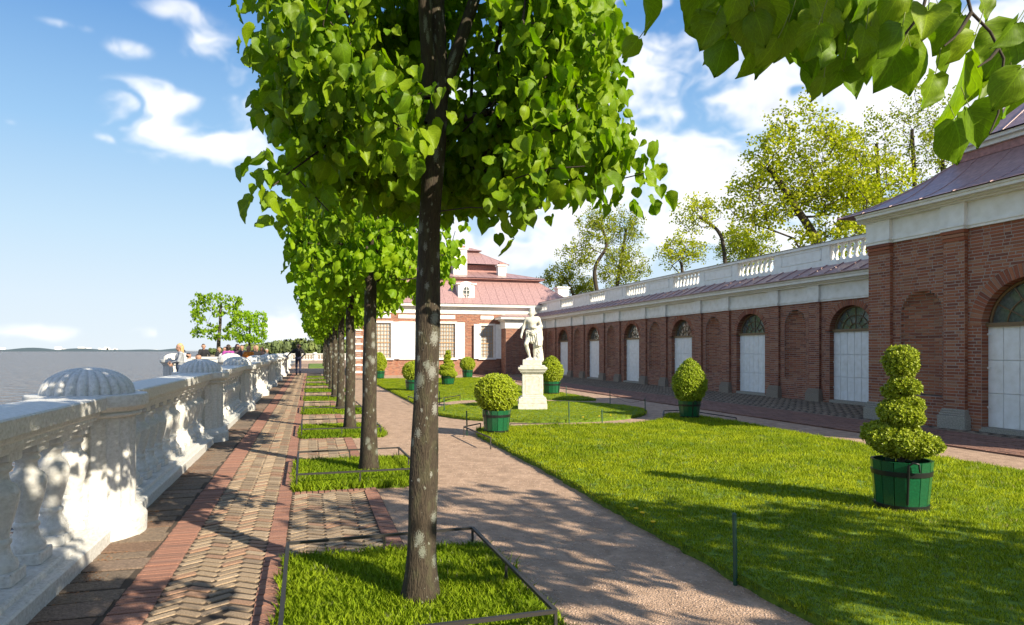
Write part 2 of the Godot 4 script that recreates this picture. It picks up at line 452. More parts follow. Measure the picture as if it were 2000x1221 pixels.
# ---------------------------------------------------------------- sky
func make_sky() -> ImageTexture:
	var w := 3072
	var h := 1536
	var f := FastNoiseLite.new()
	f.seed = 77
	f.frequency = 1.0
	f.fractal_octaves = 6
	f.fractal_gain = 0.55
	f.noise_type = FastNoiseLite.TYPE_SIMPLEX_SMOOTH
	var g := FastNoiseLite.new()
	g.seed = 12
	g.frequency = 1.0
	g.fractal_octaves = 3
	g.noise_type = FastNoiseLite.TYPE_SIMPLEX_SMOOTH
	# cloud banks: azimuth right of -z, elevation, half widths (degrees), weight
	var banks := [[-10.2, 18.2, 4.1, 1.1, 0.55], [-10.5, 15.6, 3.9, 1.5, 0.62], [-6.3, 20.0, 2.0, 2.4, 0.42], [-4.4, 17.0, 1.9, 2.5, 0.40], [-12.9, 21.1, 1.5, 0.6, 0.42], [-9.7, 24.2, 2.8, 0.8, 0.32], [-16.6, 21.8, 1.8, 0.3, 0.32], [-15.1, 15.0, 2.9, 0.3, 0.36], [-7.0, 14.9, 2.6, 1.6, 0.45], [-7.9, 21.8, 1.4, 1.3, 0.30], [-19.8, 15.1, 0.8, 0.3, 0.40], [21.6, 24.4, 6.3, 5.1, 0.45], [28.8, 22.2, 5.2, 3.8, 0.58], [24.2, 19.1, 3.8, 2.2, 0.50], [31.6, 14.5, 5.4, 2.9, 0.80], [25.9, 10.3, 9.3, 3.4, 0.60], [18.7, 8.8, 6.0, 2.5, 0.50], [36.3, 18.6, 3.3, 1.8, 0.55], [44.2, 18.2, 6.9, 3.0, 0.60], [49.9, 19.5, 5.6, 4.0, 0.90], [37.1, 12.1, 6.1, 4.2, 0.58], [44.2, 13.3, 6.3, 4.2, 0.60], [34.0, 19.5, 1.6, 0.4, 0.50], [42.5, 22.9, 5.9, 1.9, 0.50], [20.8, 14.5, 3.0, 2.4, 0.30], [-2.5, 1.9, 1.7, 1.0, 0.85], [-0.2, 1.5, 2.4, 0.7, 0.50], [-18.7, 1.2, 2.7, 0.7, 0.35], [-11.2, 1.4, 4.2, 0.5, 0.25], [3.8, 3.6, 5.0, 2.5, 0.35], [10.1, 8.7, 6.9, 3.3, 0.30], [50.5, 13.5, 4.5, 3.3, 0.60], [8.0, 17.9, 12.8, 5.9, 0.35]]
	var data := PackedFloat32Array()
	data.resize(w * h * 3)
	var ground := Color(0.26, 0.23, 0.19)
	var stops := [[0.0, Color(0.417, 0.462, 0.492)], [4.0, Color(0.377, 0.445, 0.501)], [9.0, Color(0.295, 0.402, 0.496)], [16.0, Color(0.178, 0.308, 0.464)], [26.0, Color(0.066, 0.171, 0.367)], [45.0, Color(0.046, 0.126, 0.294)], [90.0, Color(0.030, 0.087, 0.230)]]
	for y in h:
		var el := 90.0 - (y + 0.5) / h * 180.0
		var o := y * w * 3
		if el < -0.4:
			for x in w:
				data[o] = ground.r
				data[o + 1] = ground.g
				data[o + 2] = ground.b
				o += 3
			continue
		var base: Color = stops[0][1]
		for i in stops.size() - 1:
			if el >= stops[i][0]:
				base = stops[i][1].lerp(stops[i + 1][1], clampf((el - stops[i][0]) / (stops[i + 1][0] - stops[i][0]), 0, 1))
		var ce := cos(deg_to_rad(el))
		var se := sin(deg_to_rad(el))
		var near := []
		for b in banks:
			if absf(el - b[1]) < b[3] * 2.6:
				near.append(b)
		var far := 1.0 / (maxf(se, 0.0) + 0.16)
		for x in w:
			var az := (x + 0.5) / w * 360.0
			if az > 180.0: az -= 360.0
			var ar := deg_to_rad(az)
			var dx := sin(ar) * ce
			var dz := -cos(ar) * ce
			var cov := 0.0
			for b in near:
				var da: float = az - b[0]
				if absf(da) < b[2] * 2.6:
					var q: float = (da * da) / (b[2] * b[2]) + (el - b[1]) * (el - b[1]) / (b[3] * b[3])
					cov += b[4] * exp(-q)
			var spread := maxf(smoothstep(42.0, 62.0, absf(az - 16.5)), smoothstep(28.0, 42.0, el))
			if spread > 0.0:  # the same broken cloud goes on round the sky
				cov = maxf(cov, (g.get_noise_3d(dx * 1.6 * far, 4.0, dz * 1.6 * far) * 1.1 + 0.20) * smoothstep(1.5, 9.0, el) * spread)
			var a := 0.0
			var d := 0.0
			if cov > 0.03:
				var wx := g.get_noise_3d(dx * 9.0, se * 13.0, dz * 9.0) * 0.05
				var nz := f.get_noise_3d((dx + wx) * 6.0, (se + wx) * 10.0, (dz - wx) * 6.0)
				d = cov * 1.15 + nz * 1.25 * smoothstep(0.0, 0.3, cov)
				a = smoothstep(0.14, 1.0, d)
			if a > 0.0:
				var th := clampf((d - 0.45) * 0.8, 0.0, 1.0)
				var sh := clampf(0.5 + 1.5 * g.get_noise_3d(dx * 5.0, se * 9.0 - 0.12, dz * 5.0), 0, 1) * th
				var cr := lerpf(0.60, 0.41, sh)
				var cg := lerpf(0.605, 0.43, sh)
				var cb := lerpf(0.615, 0.47, sh)
				a *= 0.94
				data[o] = lerpf(base.r, cr, a)
				data[o + 1] = lerpf(base.g, cg, a)
				data[o + 2] = lerpf(base.b, cb, a)
			else:
				data[o] = base.r
				data[o + 1] = base.g
				data[o + 2] = base.b
			o += 3
	return ImageTexture.create_from_image(Image.create_from_data(w, h, false, Image.FORMAT_RGBF, data.to_byte_array()))

func _ready() -> void:
	var t0 := Time.get_ticks_msec()
	# camera: shift lens, level, turned 16.5 degrees to the right of the walk
	var cam := Camera3D.new()
	cam.name = "camera"
	cam.projection = Camera3D.PROJECTION_FRUSTUM
	cam.near = 0.1
	cam.far = 40000.0
	cam.size = 0.0916
	cam.frustum_offset = Vector2(0, 0.00566)
	cam.position = EYE
	cam.rotation.y = -0.28808
	add_child(cam)
	cam.current = true
	# sky, sun, exposure
	var env := Environment.new()
	var sky := Sky.new()
	var pan := PanoramaSkyMaterial.new()
	pan.panorama = make_sky()
	sky.sky_material = pan
	env.background_mode = Environment.BG_SKY
	env.sky = sky
	env.tonemap_mode = Environment.TONE_MAPPER_LINEAR
	env.tonemap_exposure = 2.0
	env.sdfgi_enabled = true
	env.ssao_enabled = true
	env.ssil_enabled = true
	var we := WorldEnvironment.new()
	we.name = "world_environment"
	we.environment = env
	add_child(we)
	var sun := DirectionalLight3D.new()
	sun.name = "sun"
	sun.light_color = Color(1.0, 0.95, 0.85)
	sun.light_energy = 1.6
	sun.light_angular_distance = 0.5
	sun.shadow_enabled = true
	add_child(sun)
	sun.look_at_from_position(Vector3(0.474, 0.492, 0.730) * 50.0, Vector3.ZERO)

	make_materials()

	setting()
	lawns()
	brick_walk()

	balustrades()

	gallery()
	pavilion()
	palace()

	linden_row()

	park_trees()

	topiaries()
	statue()
	fences()
	people()
	small_things()


# ---------------------------------------------------------------- ground, sea, far land
func setting() -> void:
	var g := Geo.new()
	g.fan([Vector3(-1.7, 0, 40), Vector3(60, 0, 40), Vector3(60, 0, -160), Vector3(-1.7, 0, -160)], true)
	tag(part(self, "ground", g, M.gravel), "pinkish gravel ground between the lawns and the brick walk", "ground", "", "structure")
	g = Geo.new()
	g.fan([Vector3(19, 0.004, 40), Vector3(400, 0.004, 40), Vector3(400, 0.004, -300), Vector3(19, 0.004, -300)], true)
	tag(part(self, "park_ground", g, M.park_grass), "park grass behind the brick gallery", "ground", "", "structure")
	g = Geo.new()
	g.lohi(Vector3(-2.0, -6, -160), Vector3(-1.7, -0.002, 40))
	tag(part(self, "sea_wall", g, M.wall_grey), "grey sea wall below the white balustrade", "wall", "", "structure")
	g = Geo.new()
	g.lohi(Vector3(-4.5, -6, -34.0), Vector3(-2.0, 0.1, -22.0))
	g.lohi(Vector3(-6.2, -6, -78.0), Vector3(-2.0, 0.104, -34.0))
	tag(part(self, "terrace", g, M.wall_grey), "low stone terrace standing out into the sea beyond the walk", "terrace", "", "structure")
	g = Geo.new()
	var xs := [-16000.0, -4000.0, -1000.0, -200.0, -1.9]
	var zs := [400.0, 0.0, -100.0, -400.0, -1500.0, -5000.0, -16000.0]
	for i in xs.size() - 1:
		for j in zs.size() - 1:
			g.quad(Vector3(xs[i], -2.6, zs[j]), Vector3(xs[i + 1], -2.6, zs[j]), Vector3(xs[i + 1], -2.6, zs[j + 1]), Vector3(xs[i], -2.6, zs[j + 1]))
	for j in range(2, zs.size() - 1):
		g.quad(Vector3(-1.9, -2.6, zs[j]), Vector3(9000, -2.6, zs[j]), Vector3(9000, -2.6, zs[j + 1]), Vector3(-1.9, -2.6, zs[j + 1]))
	tag(part(self, "sea", g, M.sea), "choppy grey-brown sea reaching to the horizon", "sea", "", "structure")
	# wooded coast beyond the palace
	var rng := RandomNumberGenerator.new()
	rng.seed = 3
	g = Geo.new()
	g.slab([Vector2(-62, -430), Vector2(-40, -418), Vector2(60, -405), Vector2(900, -400), Vector2(900, -900), Vector2(-30, -900), Vector2(-70, -600)], -3.0, -0.8)
	tag(part(self, "coast", g, mk("sand", lin(0.40, 0.33, 0.24), 1.0, {"tex": TEX.fine, "tri": 0.05})), "sandy low coast under the far wood", "coast", "", "structure")
	var xf := []
	var cols := []
	for i in 1500:
		var x := rng.randf_range(-58, 260)
		var z := rng.randf_range(-640, -424)
		var ht := rng.randf_range(4.5, 7.5) * smoothstep(-75.0, -5.0, x + (z + 424) * 0.03) + 2.5
		var wd := rng.randf_range(2.2, 4.0)
		xf.append(Transform3D(Basis(Vector3.UP, rng.randf() * TAU).scaled(Vector3(wd, ht * 0.55, wd)), Vector3(x, ht * 0.5 - 0.8, z)))
		var k := rng.randf()
		cols.append(Color(0.09 + 0.08 * k, 0.13 + 0.08 * k, 0.035 + 0.02 * rng.randf()))
	tag(many(self, "far_wood", crown_clump(5, 150), M.forest_leaf, xf, cols), "green far-off wood along the coast beyond the walk", "wood", "", "stuff")
	# low far shore
	g = Geo.new()
	var top := []
	for i in 141:
		var x := -9800.0 + i * 60.0
		top.append(Vector3(x, 14.0 + 26.0 * absf(sin(i * 0.37) * sin(i * 0.113 + 1.0)) + (22.0 if i < 18 else 0.0), -9000.0 + 3.0 * i))
	for i in 140:
		var a: Vector3 = top[i]
		var b: Vector3 = top[i + 1]
		g.quad(Vector3(a.x, -3, a.z + 250), Vector3(b.x, -3, b.z + 250), b, a)
		g.quad(Vector3(b.x, -3, b.z - 250), Vector3(a.x, -3, a.z - 250), a, b)
	tag(part(self, "far_shore", g, M.far_shore), "thin blue-grey shore along the sea horizon", "shore", "", "structure")
	g = Geo.new()
	for i in 70:
		var x := rng.randf_range(-8800, -1700)
		var hh := rng.randf_range(12, 50)
		var wd := rng.randf_range(20, 80)
		g.lohi(Vector3(x, -2.6, -8700), Vector3(x + wd, hh + 6.0, -8670))
	tag(part(self, "far_town", g, M.town_white), "white specks of a far-off town on the sea horizon", "town", "", "stuff")
	# gulls on and over the water
	for p in [Vector3(-14.8, -1.2, -31.0), Vector3(-52.0, -1.4, -62.0)]:
		var o := thing("gull", ["tiny white gull over the water just past the balustrade dome", "tiny white gull far out over the brown water"][0 if p.z > -40.0 else 1], "gull", p, rng.randf() * 6.0, "gulls over the water")
		g = Geo.new()
		g.lathe([Vector2(0.0, -0.2), Vector2(0.05, -0.12), Vector2(0.075, 0.0), Vector2(0.05, 0.12), Vector2(0.0, 0.22)], 8)
		var b := part(o, "body", g, M.gull_white)
		b.rotation.x = PI / 2
		g = Geo.new()
		for s in [-1, 1]:
			var q := [Vector3(s * 0.05, 0.02, -0.08), Vector3(s * 0.28, 0.14, -0.07), Vector3(s * 0.55, 0.1, 0.06), Vector3(s * 0.27, 0.14, 0.08), Vector3(s * 0.05, 0.02, 0.08)]
			for k in [1, 2, 3]:
				g.tri(q[0], q[k], q[k + 1])
		part(o, "wings", g, M.gull_white)

func crown_clump(sd: int, faces: int) -> ArrayMesh:  # ball of leaf faces for trees a long way off
	var rng := RandomNumberGenerator.new()
	rng.seed = sd
	var g := Geo.new()
	for i in faces:
		var d := Vector3(rng.randfn(), rng.randfn(), rng.randfn()).normalized()
		var p := d * rng.randf_range(0.55, 1.0)
		var t := d.cross(Vector3(rng.randfn(), rng.randfn(), rng.randfn())).normalized()
		var u := d.cross(t).lerp(d, rng.randf_range(-0.6, 0.6)).normalized()
		var s := rng.randf_range(0.14, 0.30)
		g.col = Color.WHITE.darkened(rng.randf() * 0.4)
		var k := g.v.size()
		g.vert(p - t * s - u * s * 0.6, d)
		g.vert(p + t * s - u * s * 0.5, d)
		g.vert(p + t * s * 0.6 + u * s, d)
		g.vert(p - t * s * 0.8 + u * s * 0.8, d)
		g.ix.append_array([k, k + 2, k + 1, k, k + 3, k + 2])
	return g.mesh()

# ---------------------------------------------------------------- lawns and grass
const PLOT_Z := [-3.92, -8.2, -12.55, -16.95, -21.3, -25.65, -30.0, -34.35, -38.7]

func ragged(poly: Array, rng: RandomNumberGenerator, step := 0.12, amp := 0.018) -> Array:
	var out := []
	for i in poly.size():
		var a: Vector2 = poly[i]
		var b: Vector2 = poly[(i + 1) % poly.size()]
		var k := maxi(1, int(a.distance_to(b) / step))
		for j in k:
			var p := a.lerp(b, float(j) / k)
			out.append(p + Vector2(rng.randf_range(-amp, amp), rng.randf_range(-amp, amp)))
	return out

func tuft(sd: int, blades: int, spread: float) -> ArrayMesh:
	var rng := RandomNumberGenerator.new()
	rng.seed = sd
	var g := Geo.new()
	for i in blades:
		var an := rng.randf() * TAU
		var o := Vector3(cos(an), 0, sin(an)) * spread * sqrt(rng.randf())
		var dir := Vector3(rng.randf_range(-1, 1), 0, rng.randf_range(-1, 1)) * 0.45
		var hh := rng.randf_range(0.55, 1.0)
		var tip := o + dir * hh + Vector3(0, hh, 0)
		var mid := o + dir * hh * 0.3 + Vector3(0, hh * 0.55, 0)
		var w := Vector3(-sin(an * 3.1), 0, cos(an * 3.1)) * 0.036
		g.col = Color.WHITE.darkened(rng.randf() * 0.35)
		var nn := w.cross(Vector3(0, 1, 0)).normalized().lerp(Vector3.UP, 0.85).normalized()
		var k := g.v.size()
		g.vert(o - w, nn)
		g.vert(o + w, nn)
		g.vert(mid + w * 0.8, nn)
		g.vert(mid - w * 0.8, nn)
		g.vert(tip, nn)
		g.ix.append_array([k, k + 2, k + 1, k, k + 3, k + 2, k + 3, k + 4, k + 2])
	return g.mesh()

func grass_on(called: String, label: String, poly: Array, y: float, dens: Callable, size: float, rng: RandomNumberGenerator, tone := Color(1, 1, 1)) -> void:
	var p2 := PackedVector2Array(poly)
	var lo := p2[0]
	var hi := p2[0]
	for p in p2:
		lo = lo.min(p)
		hi = hi.max(p)
	var xf := []
	var cols := []
	var patch := FastNoiseLite.new()
	patch.seed = 8
	patch.frequency = 0.9
	patch.fractal_octaves = 3
	var most := 0.0
	for i in 9:
		for j in 9:
			most = maxf(most, dens.call(lo + (hi - lo) * Vector2(i / 8.0, j / 8.0)))
	var cand := int((hi.x - lo.x) * (hi.y - lo.y) * most)
	for i in cand:
		var p := Vector2(rng.randf_range(lo.x, hi.x), rng.randf_range(lo.y, hi.y))
		var dd: float = dens.call(p)
		if rng.randf() * most > dd or not Geometry2D.is_point_in_polygon(p, p2):
			continue
		blade(xf, cols, p, y, size * clampf(sqrt(most / dd), 1.0, 2.2), rng, patch, tone)
	# longer fringe along the edge
	for i in p2.size():
		var a := p2[i]
		var b := p2[(i + 1) % p2.size()]
		var dd: float = dens.call(a)
		var k := int(a.distance_to(b) * clampf(dd * 0.10, 6.0, 90.0))
		for j in k:
			var p := a.lerp(b, rng.randf())
			blade(xf, cols, p + Vector2(rng.randf_range(-0.02, 0.02), rng.randf_range(-0.02, 0.02)), y - rng.randf() * 0.035, size * rng.randf_range(0.9, 1.5), rng, patch, tone)
	var o := many(self, called, TEX.tuft, M.grass, xf, cols)
	tag(o, label, "grass", "", "stuff")

func blade(xf: Array, cols: Array, p: Vector2, y: float, size: float, rng: RandomNumberGenerator, patch: FastNoiseLite, tone: Color) -> void:
	var s := size * rng.randf_range(0.65, 1.25)
	var b := Basis(Vector3.UP, rng.randf() * TAU).scaled(Vector3(s * 1.5, s, s * 1.5))
	b = Basis(Vector3(rng.randf_range(-1, 1), 0, rng.randf_range(-1, 1)).normalized(), rng.randf() * 0.35) * b
	xf.append(Transform3D(b, Vector3(p.x, y - 0.004, p.y)))
	var k := clampf(0.5 + patch.get_noise_2d(p.x, p.y) * 0.9 + rng.randf_range(-0.3, 0.3), 0, 1)
	var c := Color(0.34, 0.46, 0.012).lerp(Color(0.58, 0.66, 0.02), k)
	if rng.randf() < 0.02:
		c = Color(0.45, 0.42, 0.15)
	cols.append(Color(c.r * tone.r, c.g * tone.g, c.b * tone.b))

func lawn(called: String, label: String, poly: Array, h: float, rng: RandomNumberGenerator) -> Array:
	var q := ragged(poly, rng)
	var g := Geo.new()
	g.slab(q, 0.0, h)
	tag(part(self, called, g, M.turf), label, "lawn", "", "structure")
	return q

func lawns() -> void:
	var rng := RandomNumberGenerator.new()
	rng.seed = 11
	TEX.tuft = tuft(1, 13, 0.6)
	var main := [Vector2(2.62, 9), Vector2(2.56, 0), Vector2(2.56, -3.7), Vector2(2.62, -5.6), Vector2(2.72, -8.0), Vector2(2.72, -11.2), Vector2(2.85, -11.8), Vector2(3.4, -12.1), Vector2(4.47, -12.03), Vector2(5.2, -11.93), Vector2(5.96, -11.9), Vector2(6.6, -12.2), Vector2(7.2, -12.85), Vector2(7.55, -13.45), Vector2(7.95, -13.45), Vector2(8.02, -12.0), Vector2(7.9, -8.0), Vector2(7.9, 9)]
	var q := lawn("lawn", "large sunny lawn with a spiral topiary beside the gravel path", main, 0.07, rng)
	grass_on("lawn_grass", "bright mown grass of the large lawn with the spiral topiary", q, 0.07, func(p: Vector2) -> float:
		var d := Vector2(p.x, p.y).length()
		return 60.0 if p.y > -0.5 else clampf(42000.0 / (d * d), 450.0, 2500.0), 0.021, rng)
	var ring := []
	for i in 40:
		var an := TAU * i / 40.0
		ring.append(Vector2(5.25, -15.45) + Vector2(cos(an) * 2.5, sin(an) * 2.55))
	q = lawn("lawn", "round lawn under the white statue", ring, 0.07, rng)
	grass_on("lawn_grass", "mown grass of the round lawn under the statue", q, 0.07, func(_p: Vector2) -> float: return 520.0, 0.027, rng)
	var far := [Vector2(2.75, -18.2), Vector2(2.75, -34.6), Vector2(9.3, -34.6), Vector2(8.05, -33.0), Vector2(8.0, -18.4), Vector2(7.55, -18.4), Vector2(7.0, -18.95), Vector2(6.0, -19.6), Vector2(5.2, -19.75), Vector2(4.3, -19.65), Vector2(3.5, -19.0), Vector2(3.2, -18.4)]
	q = lawn("lawn", "far lawn in front of the palace windows", far, 0.07, rng)
	grass_on("lawn_grass", "mown grass of the far lawn before the palace", q, 0.07, func(_p: Vector2) -> float: return 220.0, 0.042, rng)
	for i in PLOT_Z.size():
		var z: float = PLOT_Z[i]
		var poly := [Vector2(-0.12, z - 0.92), Vector2(1.2, z - 0.9), Vector2(1.22, z + 0.9), Vector2(-0.13, z + 0.92)]
		q = ragged(poly, rng, 0.1, 0.025)
		var g := Geo.new()
		g.slab(q, 0.0, 0.045)
		tag(part(self, "lawn", g, M.turf), "square of turf round the linden %s" % TREE_AT[i], "lawn", "", "structure")
		var dn: float = [1500.0, 1000.0, 600.0, 400.0, 280.0, 200.0, 160.0, 130.0, 110.0][i]
		grass_on("plot_grass", "long grass round the linden %s" % TREE_AT[i], q, 0.045, func(_p: Vector2) -> float: return dn, [0.052, 0.05, 0.05, 0.05, 0.05, 0.055, 0.055, 0.06, 0.06][i], rng, Color(0.78, 0.90, 1.0))
	var g2 := Geo.new()
	var q2 := [Vector2(-0.1, -80), Vector2(2.4, -80), Vector2(2.4, -60), Vector2(-0.1, -60)]
	g2.slab(q2, 0.0, 0.05)
	tag(part(self, "lawn", g2, M.turf), "grass strip under the linden standing beyond the palace", "lawn", "", "structure")

const TREE_AT := ["with the lichened dark trunk", "second along the row from the lichened trunk", "third along the row from the lichened trunk", "fourth along the row from the lichened trunk", "fifth along the row from the lichened trunk", "sixth along the row from the lichened trunk", "seventh along the row from the lichened trunk", "eighth along the row from the lichened trunk", "at the palace end of the walk"]

# ---------------------------------------------------------------- brick walk
func brick_walk() -> void:
	var rng := RandomNumberGenerator.new()
	rng.seed = 21
	var root := thing("brick_walk", "herringbone brick walk with red brick bands along the white balustrade", "walk", Vector3.ZERO, 0.0, "", "structure")
	var g := Geo.new()
	g.fan([Vector3(-1.7, 0.017, 12), Vector3(0.67, 0.017, 12), Vector3(0.67, 0.017, -46), Vector3(-1.7, 0.017, -46)], true)
	part(root, "sand_bed", g, M.joint_sand)
	var unit := Geo.new()   # one unit brick lying flat, top chamfered: x long, z thick, y up
	unit.bev(Vector3(0, 0, 0), Vector3(1, 1, 1), 0.06, Basis(Vector3(1, 0, 0), Vector3(0, 0, -1), Vector3(0, 1, 0)))
	var um := unit.mesh()
	var stuff := Geo.new()
	var count := {"paver": 0, "red": 0, "flag": 0}
	var lay := func(kind: String, x: float, z: float, lx: float, lz: float, turn: float, top: float, limit: int) -> void:
		var tilt := Basis(Vector3(1, 0, 0), rng.randf_range(-0.02, 0.02)) * Basis(Vector3(0, 0, 1), rng.randf_range(-0.012, 0.012))
		var b := tilt * Basis(Vector3.UP, turn + rng.randf_range(-0.03, 0.03))
		var y := top + rng.randf_range(-0.003, 0.003)
		var k := rng.randi() % 5
		if count[kind] < limit and Vector2(x, z).length() < 30.0:
			count[kind] += 1
			var o := MeshInstance3D.new()
			o.name = {"paver": "brick", "red": "red_brick", "flag": "flagstone"}[kind]
			o.mesh = um
			o.material_override = M[{"paver": "paver%d", "red": "redpaver%d", "flag": "flag%d"}[kind] % (k if kind == "paver" else k % 4)]
			root.add_child(o, true)
			o.transform = Transform3D(b.scaled_local(Vector3(lx, 0.05, lz)), Vector3(x, y - 0.025, z))
		else:
			var m: StandardMaterial3D = M[{"paver": "paver%d", "red": "redpaver%d", "flag": "flag%d"}[kind] % (k if kind == "paver" else k % 4)]
			stuff.col = m.albedo_color.srgb_to_linear()
			stuff.box(Vector3(x, y - 0.012, z), Vector3(lx, 0.024, lz), b)
	# red soldier bands
	for band in [[-0.945, 0.21], [-0.235, 0.125]]:
		var z := -2.4
		while z > -46.0:
			var w := 0.046 if z > -24.0 else 0.1
			lay.call("red", band[0] + rng.randf_range(-0.004, 0.004), z - w * 0.5, band[1], w - 0.006, 0.0, 0.026, 250)
			z -= w
	# herringbone: columns of slanting bricks
	var zz := -2.4
	while zz > -46.0:
		var w := 0.098
		for c in 4:
			var x := -0.765 + c * 0.131
			if zz > -5.0 and rng.randf() < 0.012:
				continue
			lay.call("paver", x, zz, 0.158, w * 0.56, (0.6 if c % 2 == 0 else -0.6), 0.024, 300)
		zz -= w
	# flagstones beside the plinth
	zz = -1.5
	while zz > -44.0:
		var w := rng.randf_range(0.16, 0.27)
		lay.call("flag", -1.265 + rng.randf_range(-0.02, 0.02), zz - w * 0.5, rng.randf_range(0.35, 0.39), w - 0.02, rng.randf_range(-0.03, 0.03), 0.024, 100)
		zz -= w
	# brick patches between the turf squares
	for i in PLOT_Z.size() - 1:
		var za: float = PLOT_Z[i] - 0.97
		var zb: float = PLOT_Z[i + 1] + 0.97
		var near := i < 1
		var x := -0.15
		while x < 0.62:   # end rows
			for ze in [za - 0.03, zb + 0.03]:
				lay.call("red", x + 0.03, ze, 0.05, 0.105, 0.0, 0.024, 290)
			x += 0.058
		var z := za - 0.10
		while z > zb + 0.09:
			for k in 2:
				lay.call("red", 0.60, z - 0.023 - 0.047 * k, 0.125, 0.04, 0.0, 0.025, 290 if near else 0)
			for c in 5:
				lay.call("paver", -0.09 + c * 0.135, z - 0.02, 0.158, 0.053, 0.6 if c % 2 == 0 else -0.6, 0.023, 300 if near else 0)
			z -= 0.095
	tag(part(root, "distant_bricks", stuff, M.paver), "", "", "", "stuff")
	# paved strip along the gallery
	root = thing("gallery_pavement", "brick pavement in the shade along the brick gallery", "pavement", Vector3.ZERO, 0.0, "", "structure")
	g = Geo.new()
	g.fan([Vector3(9.3, 0.018, 6), Vector3(14.3, 0.018, 6), Vector3(14.3, 0.018, -41.5), Vector3(9.3, 0.018, -41.5)], true)
	part(root, "sand_bed", g, M.joint_sand)
	stuff = Geo.new()
	var x := 9.3
	var row := 0
	while x < 14.2:
		var red := x < 11.0
		if x > 11.5 or true:
			var z := -4.0 + (0.07 if row % 2 else 0.0)
			while z > -41.4:
				if not (x > 11.35 and z > -11.9):
					var k := rng.randf_range(0.75, 1.15)
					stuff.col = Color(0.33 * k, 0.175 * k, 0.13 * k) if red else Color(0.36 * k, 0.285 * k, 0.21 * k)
					var l := 0.3 if red else 0.24
					stuff.box(Vector3(x + 0.045, 0.014 + rng.randf_range(-0.003, 0.003), z), Vector3(0.078, 0.024, l - 0.02), Basis(Vector3.UP, 0.0 if red else (0.5 if row % 2 else -0.5)))
					z -= l
				else:
					z -= 0.3
		x += 0.09 if red else 0.2
		row += 1
	tag(part(root, "pavement_bricks", stuff, M.paver), "", "", "", "stuff")

# ---------------------------------------------------------------- shared building helpers
func extrude(g: Geo, prof: Array, a: Vector3, b: Vector3, caps := true) -> void:  # profile x to the right of the run, y up, counter-clockwise seen along the run
	var d := (b - a).normalized()
	var r := d.cross(Vector3.UP).normalized()
	var n := prof.size()
	for i in n:
		var p: Vector2 = prof[i]
		var q: Vector2 = prof[(i + 1) % n]
		var pa := a + r * p.x + Vector3.UP * p.y
		var qa := a + r * q.x + Vector3.UP * q.y
		g.quad(pa, pa + (b - a), qa + (b - a), qa)
	if caps:
		var t := Geometry2D.triangulate_polygon(PackedVector2Array(prof))
		for i in range(0, t.size(), 3):
			var w := []
			for k in 3:
				var p: Vector2 = prof[t[i + k]]
				w.append(a + r * p.x + Vector3.UP * p.y)
			if (w[1] - w[0]).cross(w[2] - w[0]).dot(d) > 0:
				w.reverse()
			g.tri(w[0], w[1], w[2])
			g.tri(w[2] + b - a, w[1] + b - a, w[0] + b - a)

func baluster_mesh(h: float, r: float, seg := 14) -> ArrayMesh:  # vase-shaped, square foot and head
	var g := Geo.new()
	var f := h * 0.10
	g.bevall(Vector3(-r, 0, -r), Vector3(r, f, r), r * 0.06)
	g.bevall(Vector3(-r * 0.86, h - f * 0.8, -r * 0.86), Vector3(r * 0.86, h, r * 0.86), r * 0.06)
	var P := [[0.92, 0.10], [0.96, 0.14], [0.86, 0.175], [0.74, 0.19], [0.62, 0.24], [0.56, 0.28], [0.66, 0.30], [0.66, 0.325], [0.54, 0.34], [0.60, 0.40], [0.78, 0.50], [0.94, 0.60], [1.0, 0.66], [0.98, 0.695], [0.86, 0.735], [0.62, 0.76], [0.55, 0.79], [0.52, 0.83], [0.66, 0.85], [0.70, 0.87], [0.62, 0.89], [0.72, 0.92]]
	var prof := []
	for q in P:
		prof.append(Vector2(q[0] * r, q[1] * h))
	for k in [4, 8, 16]:
		prof.insert(k + prof.size() - P.size(), prof[k + prof.size() - P.size()])
	g.lathe(prof, seg)
	return g.mesh()

